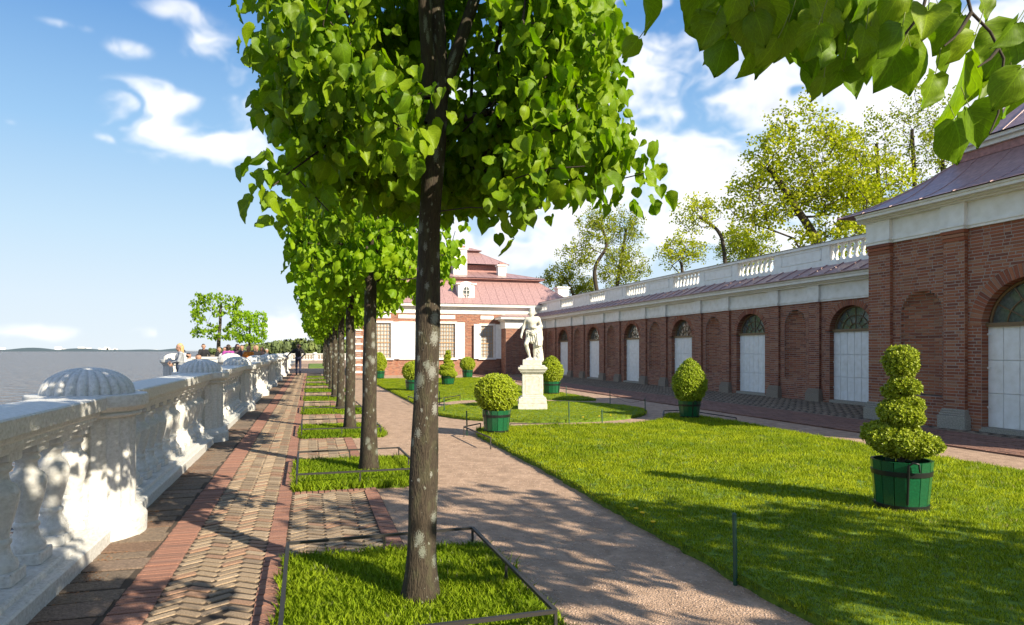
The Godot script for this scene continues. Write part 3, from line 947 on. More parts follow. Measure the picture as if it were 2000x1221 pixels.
func post_parts(root: Node, at: Vector3, turn := 0.0) -> void:  # drum pier: foot, reeded shaft, slab, scalloped dome
	var shaft := Geo.new()
	var rows := []
	for y in [0.22, 0.25, 0.60, 0.90, 0.93]:
		var row := []
		for s in 160:
			var an := -TAU * s / 160.0
			var k := absf(sin(an * 10.0))
			var r := 0.33 - 0.020 * pow(k, 0.6) * (0.35 if y == 0.22 or y == 0.93 else 1.0)
			row.append(Vector3(cos(an) * r, y, sin(an) * r))
		rows.append(row)
	shaft.grid(rows, true)
	var o := part(root, "post", TEX.get_or_add("post_shaft", shaft.mesh()), M.white_stone, at, turn)
	if not TEX.has("post_foot"):
		var g := Geo.new()
		g.lathe([Vector2(0.405, -0.02), Vector2(0.41, 0.15), Vector2(0.40, 0.165), Vector2(0.40, 0.165), Vector2(0.375, 0.17), Vector2(0.38, 0.19), Vector2(0.36, 0.21), Vector2(0.345, 0.225), Vector2(0.32, 0.23)], 56)
		TEX.post_foot = g.mesh()
		g = Geo.new()
		g.lathe([Vector2(0.33, 0.915), Vector2(0.365, 0.925), Vector2(0.37, 0.945), Vector2(0.35, 0.955), Vector2(0.39, 0.972), Vector2(0.405, 0.99), Vector2(0.41, 0.995), Vector2(0.41, 0.995), Vector2(0.42, 1.0), Vector2(0.42, 1.075), Vector2(0.41, 1.085), Vector2(0.41, 1.085), Vector2(0.3, 1.087)], 56)
		TEX.post_cap = g.mesh()
		g = Geo.new()
		var rr := []
		for j in 13:
			var th := PI * 0.5 * j / 12.0
			var row := []
			for s in 168:
				var an := -TAU * s / 168.0
				var lob := pow(absf(sin(an * 12.0)), 0.55)
				var r := 0.325 * cos(th) * (0.90 + 0.10 * lob)
				row.append(Vector3(cos(an) * r, 1.085 + 0.205 * pow(sin(th), 0.92) * (0.97 + 0.03 * lob * cos(th)), sin(an) * r))
			rr.append(row)
		g.grid(rr, true)
		TEX.post_dome = g.mesh()
	part(o, "foot", TEX.post_foot, M.white_stone)
	part(o, "slab", TEX.post_cap, M.white_stone)
	part(o, "dome", TEX.post_dome, M.white_stone)

func run_balustrade(root: Node3D, posts: Array, step: float, both_ends := true) -> void:  # posts: Vector3 feet in order along a line
	if not TEX.has("baluster"):
		TEX.baluster = baluster_mesh(0.715, 0.108, 18)
	for i in posts.size():
		post_parts(root, posts[i])
	for i in posts.size() - 1:
		var a: Vector3 = posts[i]
		var b: Vector3 = posts[i + 1]
		var d := (b - a).normalized()
		var g := Geo.new()
		extrude(g, [Vector2(-0.24, -0.02), Vector2(0.24, -0.02), Vector2(0.245, 0.115), Vector2(0.235, 0.125), Vector2(0.18, 0.13), Vector2(0.175, 0.152), Vector2(0.16, 0.16), Vector2(-0.16, 0.16), Vector2(-0.175, 0.152), Vector2(-0.18, 0.13), Vector2(-0.235, 0.125), Vector2(-0.245, 0.115)], a + d * 0.36, b - d * 0.36, false)
		part(root, "plinth", g, M.white_stone)
		g = Geo.new()
		extrude(g, [Vector2(-0.12, 0.872), Vector2(0.12, 0.872), Vector2(0.125, 0.905), Vector2(0.15, 0.912), Vector2(0.15, 0.935), Vector2(0.17, 0.95), Vector2(0.175, 0.975), Vector2(0.215, 0.985), Vector2(0.22, 1.07), Vector2(0.21, 1.08), Vector2(-0.21, 1.08), Vector2(-0.22, 1.07), Vector2(-0.215, 0.985), Vector2(-0.175, 0.975), Vector2(-0.17, 0.95), Vector2(-0.15, 0.935), Vector2(-0.15, 0.912), Vector2(-0.125, 0.905)], a + d * 0.33, b - d * 0.33, false)
		part(root, "rail", g, M.white_stone)
		var len := a.distance_to(b) - 0.76
		var k := int(len / step)
		for j in k + 1:   # the end ones are engaged in the posts
			part(root, "baluster", TEX.baluster, M.white_stone, a + d * (0.38 + len * j / k) + Vector3(0, 0.158, 0), 0.0 if absf(d.x) < 0.5 or absf(d.z) < 0.5 else atan2(d.x, d.z))

func balustrades() -> void:
	var root := thing("balustrade", "long white stone balustrade with scalloped domes along the brick walk", "balustrade")
	var posts := []
	for k in 9:
		posts.append(Vector3(-1.66, 0, 5.45 - 5.75 * k))
	posts.append(Vector3(-1.66, 0, -43.9))
	run_balustrade(root, posts, 0.40)
	root.scale.y = 1.03
	root = thing("balustrade", "white balustrade with a domed corner post where the terrace leaves the walk", "balustrade")
	run_balustrade(root, [Vector3(-4.1, 0.1, -23.7), Vector3(-2.45, 0.1, -23.7)], 0.33)
	root = thing("balustrade", "white balustrade across the terrace in front of the open tree", "balustrade")
	run_balustrade(root, [Vector3(-5.75, 0.104, -34.8), Vector3(-3.8, 0.104, -34.8)], 0.33)
	root = thing("balustrade", "distant white balustrade closing the end of the walk", "balustrade")
	run_balustrade(root, [Vector3(-3.0, 0, -112), Vector3(0.8, 0, -112), Vector3(4.6, 0, -112), Vector3(8.4, 0, -112)], 0.42)
	root = thing("balustrade", "white balustrade along the sea beyond the walking man", "balustrade")
	run_balustrade(root, [Vector3(-1.66, 0, -46.5), Vector3(-1.9, 0, -60.0), Vector3(-2.4, 0, -80.0), Vector3(-3.0, 0, -112)], 0.5)

# ---------------------------------------------------------------- brickwork
# A wall frame: origin on the ground, u along the wall, y up, w outwards.
func brick_layer(g: Geo, back: Geo, fr: Transform3D, u0: float, u1: float, v0: float, v1: float, holes: Array, proud: float, rng: RandomNumberGenerator, singles: Array, wanted: Callable, course := 0.058) -> void:
	var rows := int(round((v1 - v0) / course))
	var ch := (v1 - v0) / rows
	for r in rows:
		var y := v0 + ch * (r + 0.5)
		var spans := [[u0, u1]]
		for h in holes:   # {u, half, spring, rise, outer, y0}
			if y < h.y0: continue
			var w := 0.0
			if y < h.spring:
				w = h.half
			elif y < h.spring + h.rise + h.outer:
				var t: float = (y - h.spring) / (h.rise + h.outer)
				w = (h.half + h.outer) * sqrt(maxf(0.0, 1.0 - t * t))
			if w <= 0.0: continue
			var next := []
			for s in spans:
				if h.u + w <= s[0] or h.u - w >= s[1]:
					next.append(s)
				else:
					if h.u - w > s[0] + 0.02: next.append([s[0], h.u - w])
					if h.u + w < s[1] - 0.02: next.append([h.u + w, s[1]])
			spans = next
		for s in spans:
			var mid := fr * Vector3((s[0] + s[1]) * 0.5, y, -0.15 + proud - 0.003)
			back.box(mid, Vector3(s[1] - s[0], ch, 0.3), fr.basis)
			var u: float = s[0]
			var stretch := r % 2 == 0
			var first := true
			while u < s[1] - 0.015:
				var l := 0.25 if stretch else 0.125
				if first:
					l *= 0.5 if r % 2 == 1 else 1.0
					first = false
				l *= rng.randf_range(0.94, 1.06)
				if s[1] - u - l < 0.06: l = s[1] - u
				stretch = not stretch
				var ctr := fr * Vector3(u + l * 0.5, y, proud - 0.03 + rng.randf_range(-0.0025, 0.0025))
				var sz := Vector3(l - 0.014, ch - 0.015, 0.06)
				if wanted.call(ctr):
					singles.append([ctr, sz, fr.basis])
				else:
					brick_tone(g, rng)
					g.box(ctr, sz, fr.basis, true)
				u += l

func brick_tone(g: Geo, rng: RandomNumberGenerator) -> void:
	var t: Array = [[0.46, 0.155, 0.078], [0.38, 0.125, 0.068], [0.50, 0.195, 0.10], [0.30, 0.105, 0.065], [0.52, 0.25, 0.145], [0.43, 0.17, 0.095]][rng.randi() % 6]
	var k := rng.randf_range(0.85, 1.12)
	g.col = Color(t[0] * k, t[1] * k, t[2] * k)

func arch_bricks(g: Geo, back: Geo, fr: Transform3D, u: float, half: float, spring: float, rise: float, outer: float, rng: RandomNumberGenerator, depth := 0.28) -> void:
	var len := PI * (half + rise) * 0.5
	var k := int(len / 0.066)
	for i in k:
		var a0 := PI * (i + 0.11) / k
		var a1 := PI * (i + 0.89) / k
		brick_tone(g, rng)
		var f := func(a: float, o: float, w: float) -> Vector3: return fr * Vector3(u + cos(a) * (half + o), spring + sin(a) * (rise + o), w)
		var o0 := 0.003
		var o1 := outer - 0.006
		g.hexa([f.call(a1, o0, -depth), f.call(a0, o0, -depth), f.call(a0, o1, -depth), f.call(a1, o1, -depth), f.call(a1, o0, 0.001), f.call(a0, o0, 0.001), f.call(a0, o1, 0.001), f.call(a1, o1, 0.001)], true)
		a0 = PI * i / k
		a1 = PI * (i + 1.0) / k
		back.quad(f.call(a1, 0.006, -0.007), f.call(a0, 0.006, -0.007), f.call(a0, outer + 0.03, -0.007), f.call(a1, outer + 0.03, -0.007))
		back.quad(f.call(a0, 0.006, -0.007), f.call(a1, 0.006, -0.007), f.call(a1, 0.006, -depth), f.call(a0, 0.006, -depth))

func jambs(g: Geo, fr: Transform3D, u: float, half: float, spring: float, rng: RandomNumberGenerator) -> void:
	for s in [-1, 1]:
		var y := 0.0
		while y < spring - 0.03:
			brick_tone(g, rng)
			g.box(fr * Vector3(u + s * (half - 0.002), y + 0.029, -0.135), Vector3(0.012, 0.044, 0.26), fr.basis)
			y += 0.058

func niche(g: Geo, back: Geo, fr: Transform3D, u: float, half: float, spring: float, y0: float, depth: float, rng: RandomNumberGenerator, course := 0.058) -> void:
	var y := y0
	var r := 0
	while y < spring + half - 0.01:
		var ym := y + course * 0.5
		var w := half
		if ym > spring:
			w = sqrt(maxf(0.0, half * half - (ym - spring) * (ym - spring)))
		if w < 0.03: break
		var dd := depth * w / half
		var segs := maxi(2, int(w * 2.4 / 0.2))
		var off := 0.5 if r % 2 else 0.0
		for i in segs + 1:
			var t0 := clampf((i - off) / segs, 0, 1)
			var t1 := clampf((i + 1 - off) / segs, 0, 1)
			if t1 - t0 < 0.02: continue
			var f := func(t: float, yy: float, o: float) -> Vector3: return fr * Vector3(u - cos(PI * t) * w, yy, -sin(PI * t) * dd + o * (0.3 + 0.7 * sin(PI * t)))
			brick_tone(g, rng)
			var p0: Vector3 = f.call(t0, y, 0.0)
			var p1: Vector3 = f.call(t1, y, 0.0)
			var gap := clampf(0.007 / maxf(0.02, p0.distance_to(p1)), 0.0, 0.3)
			var q0 := p0.lerp(p1, gap) + Vector3(0, 0.007, 0)
			var q1 := p1.lerp(p0, gap) + Vector3(0, 0.007, 0)
			var hh := Vector3(0, course - 0.014, 0)
			g.quad(q0, q1, q1 + hh, q0 + hh)
			var fb := func(t: float, yy: float) -> Vector3: return fr * Vector3(u - cos(PI * t) * (w + 0.004), yy, -sin(PI * t) * (dd + 0.004))
			back.quad(fb.call(t0, y), fb.call(t1, y), fb.call(t1, y + course), fb.call(t0, y + course))
		# soffit steps close the curved head
		var w2 := sqrt(maxf(0.0, half * half - pow(maxf(0.0, ym + course - spring), 2.0)))
		if ym + course > spring:
			for i in 8:
				var t0 := i / 8.0
				var t1 := (i + 1) / 8.0
				var f2 := func(t: float, ww: float) -> Vector3: return fr * Vector3(u - cos(PI * t) * ww, y + course, -sin(PI * t) * depth * ww / half)
				back.quad(f2.call(t0, w2), f2.call(t1, w2), f2.call(t1, w), f2.call(t0, w))
		y += course
		r += 1

func door_leaf(root: Node, fr: Transform3D, u: float, half: float, top: float) -> void:  # two white board leaves, folded panels
	var d := Node3D.new()
	d.name = "door"
	root.add_child(d, true)
	var k := 6
	for i in k:
		var g := Geo.new()
		var w := half * 2.0 / k
		var c := u - half + w * (i + 0.5)
		for s in 3:
			var ya: float = 0.10 + (top - 0.10) * [0.0, 0.335, 0.66][s]
			var yb: float = 0.10 + (top - 0.10) * [0.335, 0.66, 1.0][s]
			g.bev(fr * Vector3(c, (ya + yb) * 0.5, -0.16), Vector3(w - 0.008, yb - ya - 0.008, 0.035), 0.006, fr.basis)
		part(d, "plank", g, M.door_white)
	var g2 := Geo.new()
	g2.box(fr * Vector3(u, top * 0.5 + 0.05, -0.185), Vector3(half * 2 + 0.02, top - 0.1, 0.02), fr.basis)
	part(d, "backing", g2, M.door_white)
	g2 = Geo.new()
	for y in [0.45, 1.15, 1.75]:
		for s in [-1, 1]:
			g2.box(fr * Vector3(u + s * (half - 0.02), y, -0.135), Vector3(0.07, 0.035, 0.02), fr.basis)
	part(d, "hinges", g2, M.door_white)
	g2 = Geo.new()
	g2.box(fr * Vector3(u, 0.05, -0.13), Vector3(half * 2 + 0.1, 0.1, 0.26), fr.basis)
	part(root, "threshold", g2, M.stone_base)

func fanlight(root: Node, fr: Transform3D, u: float, half: float, spring: float, rise: float) -> void:
	var o := Node3D.new()
	o.name = "fanlight"
	root.add_child(o, true)
	var f := func(a: float, k: float, w: float) -> Vector3: return fr * Vector3(u + cos(a) * half * k, spring + sin(a) * rise * k, w)
	var g := Geo.new()
	for i in 20:
		g.tri(fr * Vector3(u, spring, -0.2), f.call(PI * i / 20.0, 1.0, -0.2), f.call(PI * (i + 1) / 20.0, 1.0, -0.2))
	part(o, "pane", g, M.glass)
	g = Geo.new()
	g.box(fr * Vector3(u, spring + 0.015, -0.15), Vector3(half * 2, 0.07, 0.11), fr.basis)
	part(o, "transom", g, M.frame_ochre)
	g = Geo.new()
	for kk in [0.97, 0.62, 0.30]:
		var pts := []
		var rad := []
		for i in 19:
			pts.append(f.call(PI * i / 18.0, kk, -0.185))
			rad.append(0.03 if kk > 0.9 else 0.013)
		g.tube(pts, rad, 5)
	for i in range(1, 6):
		g.tube([f.call(PI * i / 6.0, 0.30 if i != 3 else 0.0, -0.185), f.call(PI * i / 6.0, 0.97, -0.185)], [0.012, 0.012], 5)
	part(o, "glazing_bars", g, M.frame_ochre)

func pilaster(root: Node, g: Geo, back: Geo, fr: Transform3D, u0: float, u1: float, top: float, rng: RandomNumberGenerator, singles: Array, wanted: Callable, stone: Material, cap := true) -> void:
	brick_layer(g, back, fr, u0, u1, 0.38, top, [], 0.07, rng, singles, wanted)
	for s in [u0, u1]:   # brick returns
		var y := 0.38
		while y < top - 0.03:
			brick_tone(g, rng)
			g.box(fr * Vector3(s + (0.0015 if s == u1 else -0.0015), y + 0.029, 0.033), Vector3(0.01, 0.047, 0.07), fr.basis)
			y += 0.058
	if cap:
		for k in 3:
			var e := [0.02, 0.035, 0.05][k] as float
			var yy := top - 0.20 + 0.066 * k
			brick_tone(g, rng)
			g.box(fr * Vector3((u0 + u1) * 0.5, yy + 0.033, 0.035 + e * 0.5), Vector3(u1 - u0 + e, 0.055, 0.07 + e), fr.basis)
	var b := Geo.new()
	var prof := [[0.0, 0.26, 0.07], [0.262, 0.30, 0.05], [0.302, 0.34, 0.035], [0.342, 0.385, 0.02]]
	for q in prof:
		var e: float = q[2]
		b.bev(fr * Vector3((u0 + u1) * 0.5, (q[0] + q[1]) * 0.5, 0.03 + e * 0.5), Vector3(u1 - u0 + 2 * e, q[1] - q[0], 0.10 + e), 0.008, fr.basis)
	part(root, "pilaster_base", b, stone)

func entablature(root: Node, fr: Transform3D, u0: float, u1: float, y0: float, y1: float, y2: float, res: Array, over := 0.35) -> void:  # frieze y0..y1, cornice y1..y2, res: pilaster spans
	var g := Geo.new()
	var ctr := func(gg: Geo, a: float, b: float, ya: float, yb: float, w: float) -> void: gg.box(fr * Vector3((a + b) * 0.5, (ya + yb) * 0.5, w * 0.5 - 0.15), Vector3(b - a, yb - ya, w + 0.3), fr.basis)
	ctr.call(g, u0, u1, y0, y0 + 0.05, 0.045)
	ctr.call(g, u0, u1, y0 + 0.05, y0 + 0.085, 0.065)
	ctr.call(g, u0, u1, y0 + 0.085, y0 + 0.11, 0.055)
	ctr.call(g, u0, u1, y0 + 0.11, y1, 0.035)
	part(root, "frieze", g, M.white_paint)
	for r in res:
		g = Geo.new()
		ctr.call(g, r[0] - 0.03, r[1] + 0.03, y0 - 0.002, y0 + 0.052, 0.125)
		ctr.call(g, r[0] - 0.045, r[1] + 0.045, y0 + 0.052, y0 + 0.088, 0.145)
		ctr.call(g, r[0] - 0.03, r[1] + 0.03, y0 + 0.088, y1 - 0.002, 0.115)
		part(root, "frieze_block", g, M.white_paint)
	g = Geo.new()
	var h := y2 - y1
	ctr.call(g, u0, u1, y1, y1 + h * 0.2, 0.155)
	ctr.call(g, u0, u1, y1 + h * 0.2, y1 + h * 0.38, over * 0.6)
	ctr.call(g, u0, u1, y1 + h * 0.38, y1 + h * 0.75, over * 0.92)
	ctr.call(g, u0, u1, y1 + h * 0.75, y2, over)
	part(root, "cornice", g, M.white_paint)

func room(root: Node, lo: Vector3, hi: Vector3) -> void:  # the rest of the shell behind a facade that faces -x: rear wall, ceiling, floor, ends
	var g := Geo.new()
	g.lohi(Vector3(hi.x - 0.3, 0.0, lo.z), Vector3(hi.x, hi.y, hi.z))
	part(root, "rear_wall", g, M.plaster)
	g = Geo.new()
	g.lohi(Vector3(lo.x, hi.y - 0.2, lo.z), Vector3(hi.x - 0.3, hi.y, hi.z))
	part(root, "ceiling", g, M.plaster)
	g = Geo.new()
	g.lohi(Vector3(lo.x, 0.0, lo.z), Vector3(hi.x - 0.3, 0.03, hi.z))
	part(root, "floor", g, M.plaster)
	for z in [lo.z, hi.z - 0.2]:
		g = Geo.new()
		g.lohi(Vector3(lo.x, 0.03, z), Vector3(hi.x - 0.3, hi.y - 0.2, z + 0.2))
		part(root, "end_wall", g, M.plaster)

func gallery() -> void:
	var rng := RandomNumberGenerator.new()
	rng.seed = 31
	var root := thing("gallery", "long low brick gallery with white arched doors and a balustraded parapet", "building", Vector3(13.9, 0, 0))
	var fr := Transform3D(Basis(Vector3(0, 0, 1), Vector3.UP, Vector3(-1, 0, 0)), Vector3.ZERO)
	var g := Geo.new()
	var back := Geo.new()
	var none := func(_c: Vector3) -> bool: return false
	var doors := []
	for k in 7:
		doors.append(-14.98 - 4.335 * k)
	var holes := []
	var spans := []
	for d in doors:
		holes.append({"u": d, "half": 0.76, "spring": 2.0, "rise": 0.68, "outer": 0.17, "y0": -1.0})
		spans.append([d - 1.50, d - 1.08])
		spans.append([d + 1.08, d + 1.50])
	var niches := []
	for k in 7:
		niches.append(doors[k] + 2.1675 if k == 0 else doors[k - 1] - 2.1675)
	niches.append(doors[6] - 2.1675)
	for n in niches:
		holes.append({"u": n, "half": 0.47, "spring": 2.2, "rise": 0.47, "outer": 0.0, "y0": 0.62})
	brick_layer(g, back, fr, -43.9, -11.8, 0.0, 2.85, holes, 0.0, rng, [], none)
	for d in doors:
		jambs(g, fr, d, 0.76, 2.0, rng)
		arch_bricks(g, back, fr, d, 0.76, 2.0, 0.68, 0.17, rng)
		door_leaf(root, fr, d, 0.755, 2.0)
		fanlight(root, fr, d, 0.76, 2.0, 0.68)
	for n in niches:
		niche(g, back, fr, n, 0.47, 2.2, 0.62, 0.19, rng)
	for s in spans:
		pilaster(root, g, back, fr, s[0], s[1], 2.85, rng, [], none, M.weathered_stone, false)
	tag(part(root, "brickwork", g, M.brick), "", "", "", "stuff")
	part(root, "wall", back, M.mortar)
	entablature(root, fr, -43.9, -11.8, 2.85, 3.32, 3.53, spans, 0.38)
	# lean-to metal roof with standing seams, folded snow guards
	var roof := Geo.new()
	extrude(roof, [Vector2(-0.46, 3.535), Vector2(0.35, 3.535), Vector2(0.35, 3.94), Vector2(0.30, 3.94), Vector2(-0.46, 3.56)], Vector3(0, 0, -11.8), Vector3(0, 0, -43.9))
	var ro := part(root, "roof", roof, M.roof)
	var z := -12.3
	while z > -43.5:
		var sg := Geo.new()
		var mid := Vector3(-0.08, 3.76, z)
		sg.box(mid, Vector3(0.86, 0.035, 0.025), Basis(Vector3(0, 0, 1), 0.4636))
		part(ro, "roof_seam", sg, M.roof)
		z -= 0.62
	# parapet: solid panels over the niches, balusters over the doors
	g = Geo.new()
	g.lohi(Vector3(0.17, 3.80, -43.9), Vector3(0.47, 3.99, -11.8))
	part(root, "parapet_base", g, M.white_paint)
	g = Geo.new()
	g.lohi(Vector3(0.14, 4.46, -43.9), Vector3(0.50, 4.54, -11.8))
	part(root, "parapet_rail", g, M.white_paint)
	g = Geo.new()
	g.lohi(Vector3(0.12, 4.541, -43.9), Vector3(0.52, 4.556, -11.8))
	part(root, "parapet_flashing", g, M.wall_grey)
	TEX.small_baluster = baluster_mesh(0.47, 0.075, 12)
	var edges := [-11.8]
	for d in doors:
		edges.append(d + 0.98)
		edges.append(d - 0.98)
	edges.append(-43.9)
	for k in edges.size() / 2:
		var a: float = edges[2 * k]
		var b: float = edges[2 * k + 1]
		g = Geo.new()
		g.lohi(Vector3(0.20, 3.99, b), Vector3(0.44, 4.46, a))
		var pan := part(root, "parapet_panel", g, M.white_paint)
		if a - b > 1.2:
			g = Geo.new()
			var w := 0.03
			for q in [[a - 0.32, a - 0.32 - w, 4.06, 4.40], [b + 0.32 + w, b + 0.32, 4.06, 4.40], [a - 0.32, b + 0.32, 4.06, 4.06 + w], [a - 0.32, b + 0.32, 4.40 - w, 4.40]]:
				g.lohi(Vector3(0.184, q[2], q[1]), Vector3(0.2, q[3], q[0]))
			part(pan, "moulding", g, M.white_paint)
	for d in doors:
		for j in 8:
			part(root, "baluster", TEX.small_baluster, M.white_paint, Vector3(0.32, 3.99, d + 0.98 - 1.96 * (j + 0.5) / 8.0))
	room(root, Vector3(0.31, 0.0, -43.9), Vector3(4.6, 3.5, -11.8))
	# end return towards the palace
	var fr2 := Transform3D(Basis(Vector3(1, 0, 0), Vector3.UP, Vector3(0, 0, 1)), Vector3(0, 0, -40.3))
	g = Geo.new()
	back = Geo.new()
	brick_layer(g, back, fr2, -2.35, -0.05, 0.0, 2.85, [], 0.0, rng, [], none)
	var fr3 := Transform3D(Basis(Vector3(0, 0, 1), Vector3.UP, Vector3(-1, 0, 0)), Vector3(-2.36, 0, 0))
	brick_layer(g, back, fr3, -41.4, -40.31, 0.0, 2.85, [], 0.0, rng, [], none)
	tag(part(root, "brickwork", g, M.brick), "", "", "", "stuff")
	part(root, "wall", back, M.mortar)
	g = Geo.new()
	g.lohi(Vector3(-2.42, 2.85, -41.45), Vector3(-0.1, 3.32, -40.24))
	part(root, "frieze", g, M.white_paint)
	g = Geo.new()
	g.lohi(Vector3(-2.55, 3.321, -41.45), Vector3(-0.1, 3.4, -40.12))
	g.lohi(Vector3(-2.75, 3.401, -41.45), Vector3(-0.1, 3.53, -39.92))
	part(root, "cornice", g, M.white_paint)
	g = Geo.new()
	g.hexa([Vector3(-2.78, 3.532, -41.44), Vector3(-0.3, 3.532, -41.44), Vector3(-0.3, 3.8, -41.44), Vector3(-2.0, 3.8, -41.44), Vector3(-2.78, 3.532, -39.88), Vector3(-0.3, 3.532, -39.88), Vector3(-0.3, 3.56, -39.88), Vector3(-2.78, 3.56, -39.88)])
	part(root, "roof", g, M.roof)

func hip(root: Node, lo: Vector2, hi: Vector2, y0: float, lo2: Vector2, hi2: Vector2, y1: float, seam: float, m: Material, bow := 0.0) -> void:  # frustum roof tier with standing seams; lo/hi are x,z corners
	var g := Geo.new()
	var at := func(s: int, t: float, k: float) -> Vector3:  # side s, t along, k up the slope
		var kk := k + bow * k * (1.0 - k)
		var a := lo.lerp(lo2, k)
		var b := hi.lerp(hi2, k)
		var y := lerpf(y0, y1, k) - bow * k * (1.0 - k) * (y1 - y0) + 0.0 * kk
		if s == 0: return Vector3(a.x, y, lerpf(b.y, a.y, 1.0 - t))   # facing -x, t runs with +z
		if s == 1: return Vector3(lerpf(a.x, b.x, t), y, b.y)          # facing +z
		if s == 2: return Vector3(b.x, y, lerpf(b.y, a.y, t))
		return Vector3(lerpf(b.x, a.x, t), y, a.y)
	var steps := 5 if bow != 0.0 else 1
	for s in 4:
		for k in steps:
			g.quad(at.call(s, 0.0, float(k) / steps), at.call(s, 1.0, float(k) / steps), at.call(s, 1.0, (k + 1.0) / steps), at.call(s, 0.0, (k + 1.0) / steps))
	g.fan([Vector3(lo2.x, y1, lo2.y), Vector3(hi2.x, y1, lo2.y), Vector3(hi2.x, y1, hi2.y), Vector3(lo2.x, y1, hi2.y)], true)
	var ro := part(root, "roof", g, m)
	for s in 4:
		var len := (hi.y - lo.y) if s % 2 == 0 else (hi.x - lo.x)
		var n := int(len / seam)
		for i in n + 1:
			# seams run straight up the slope; hips cut them short
			var w := -len * 0.5 + len * i / n
			var l2 := (hi2.y - lo2.y) if s % 2 == 0 else (hi2.x - lo2.x)
			var kmax := 1.0
			if absf(w) > l2 * 0.5:
				kmax = clampf((len * 0.5 - absf(w)) / maxf(1e-4, len * 0.5 - l2 * 0.5), 0.0, 1.0)
			if i == 0 or i == n:   # along the hip
				var pts := []
				var rad := []
				for k in 6:
					pts.append(at.call(s, float(i) / n, k / 5.0))
					rad.append(0.022)
				if i == 0:
					var hg := Geo.new()
					hg.tube(pts, rad, 6)
					part(ro, "hip_seam", hg, m)
				continue
			if kmax < 0.08: continue
			var pts2 := []
			var rad2 := []
			for k in 6:
				var kk := kmax * k / 5.0
				var span := lerpf(len, l2, kk)
				pts2.append(at.call(s, 0.5 + w / span, kk))
				rad2.append(0.016)
			var sg := Geo.new()
			sg.tube(pts2, rad2, 5)
			part(ro, "roof_seam", sg, m)

func pavilion() -> void:
	var rng := RandomNumberGenerator.new()
	rng.seed = 32
	var root := thing("pavilion", "tall brick pavilion with purple-red metal roof at the near end of the gallery", "building", Vector3(11.45, 0, -8.4))
	var fr := Transform3D(Basis(Vector3(0, 0, 1), Vector3.UP, Vector3(-1, 0, 0)), Vector3.ZERO)
	var g := Geo.new()
	var back := Geo.new()
	var singles := []
	var wanted := func(c: Vector3) -> bool: return c.z < 0.35 and c.z > -2.7 and c.y > 1.2 and c.y < 3.2
	var holes := [{"u": 0.0, "half": 0.86, "spring": 1.9, "rise": 0.80, "outer": 0.24, "y0": -1.0}]
	for s in [-1, 1]:
		holes.append({"u": s * 2.12, "half": 0.47, "spring": 2.18, "rise": 0.47, "outer": 0.0, "y0": 0.6})
	brick_layer(g, back, fr, -3.34, 3.34, 0.0, 3.67, holes, 0.0, rng, singles, wanted)
	jambs(g, fr, 0.0, 0.86, 1.9, rng)
	arch_bricks(g, back, fr, 0.0, 0.86, 1.9, 0.80, 0.24, rng)
	for s in [-1, 1]:
		niche(g, back, fr, s * 2.12, 0.47, 2.18, 0.6, 0.2, rng)
	var spans := [[-3.34, -2.79], [-1.56, -1.13], [1.13, 1.56], [2.79, 3.34]]
	for s in spans:
		pilaster(root, g, back, fr, s[0], s[1], 3.67, rng, singles, wanted, M.stone_base)
	# the face that looks along the walk and the one behind
	for s in [-1, 1]:
		var f2 := Transform3D(Basis(Vector3(s, 0, 0), Vector3.UP, Vector3(0, 0, s)), Vector3(0, 0, s * 3.345))
		brick_layer(g, back, f2, (0.02 if s > 0 else -6.0), (6.0 if s > 0 else -0.02), 0.0, 3.67, [], 0.0, rng, [], func(_c: Vector3) -> bool: return false)
	singles.sort_custom(func(a: Array, b: Array) -> bool: return (a[0] + Vector3(11.45, 0, -8.4)).distance_squared_to(EYE) < (b[0] + Vector3(11.45, 0, -8.4)).distance_squared_to(EYE))
	var unit := Geo.new()
	unit.bev(Vector3.ZERO, Vector3.ONE, 0.04)
	var um := unit.mesh()
	for i in singles.size():
		var q: Array = singles[i]
		if i < 300:
			var o := MeshInstance3D.new()
			o.name = "brick"
			o.mesh = um
			o.material_override = M["brick%d" % (rng.randi() % 5)]
			root.add_child(o, true)
			o.transform = Transform3D((q[2] as Basis).scaled_local(q[1]), q[0])
		else:
			brick_tone(g, rng)
			g.box(q[0], q[1], q[2], true)
	tag(part(root, "brickwork", g, M.brick), "", "", "", "stuff")
	part(root, "wall", back, M.mortar)
	door_leaf(root, fr, 0.0, 0.855, 1.9)
	fanlight(root, fr, 0.0, 0.86, 1.9, 0.80)
	entablature(root, fr, -3.38, 3.38, 3.67, 4.15, 4.30, spans, 0.40)
	for s in [-1, 1]:
		var f2 := Transform3D(Basis(Vector3(s, 0, 0), Vector3.UP, Vector3(0, 0, s)), Vector3(0, 0, s * 3.345))
		entablature(root, f2, (-0.03 if s > 0 else -6.0), (6.0 if s > 0 else 0.03), 3.671, 4.151, 4.301, [], 0.40)
	hip(root, Vector2(-0.46, -3.82), Vector2(6.5, 3.82), 4.305, Vector2(1.0, -2.2), Vector2(5.0, 2.2), 5.22, 0.66, M.roof, 0.5)
	g = Geo.new()
	g.lohi(Vector3(0.96, 5.2, -2.24), Vector3(5.04, 5.36, 2.24))
	part(root, "attic_wall", g, M.roof_wall)
	g = Geo.new()
	g.lohi(Vector3(0.9, 5.361, -2.3), Vector3(5.1, 5.44, 2.3))
	g.lohi(Vector3(0.81, 5.441, -2.40), Vector3(5.19, 5.51, 2.40))
	part(root, "cornice", g, M.white_paint)
	hip(root, Vector2(0.74, -2.46), Vector2(5.26, 2.46), 5.515, Vector2(2.4, -0.9), Vector2(3.7, 0.9), 6.9, 0.62, M.roof, 0.1)
	room(root, Vector3(0.31, 0.0, -3.03), Vector3(6.1, 4.3, 3.03))

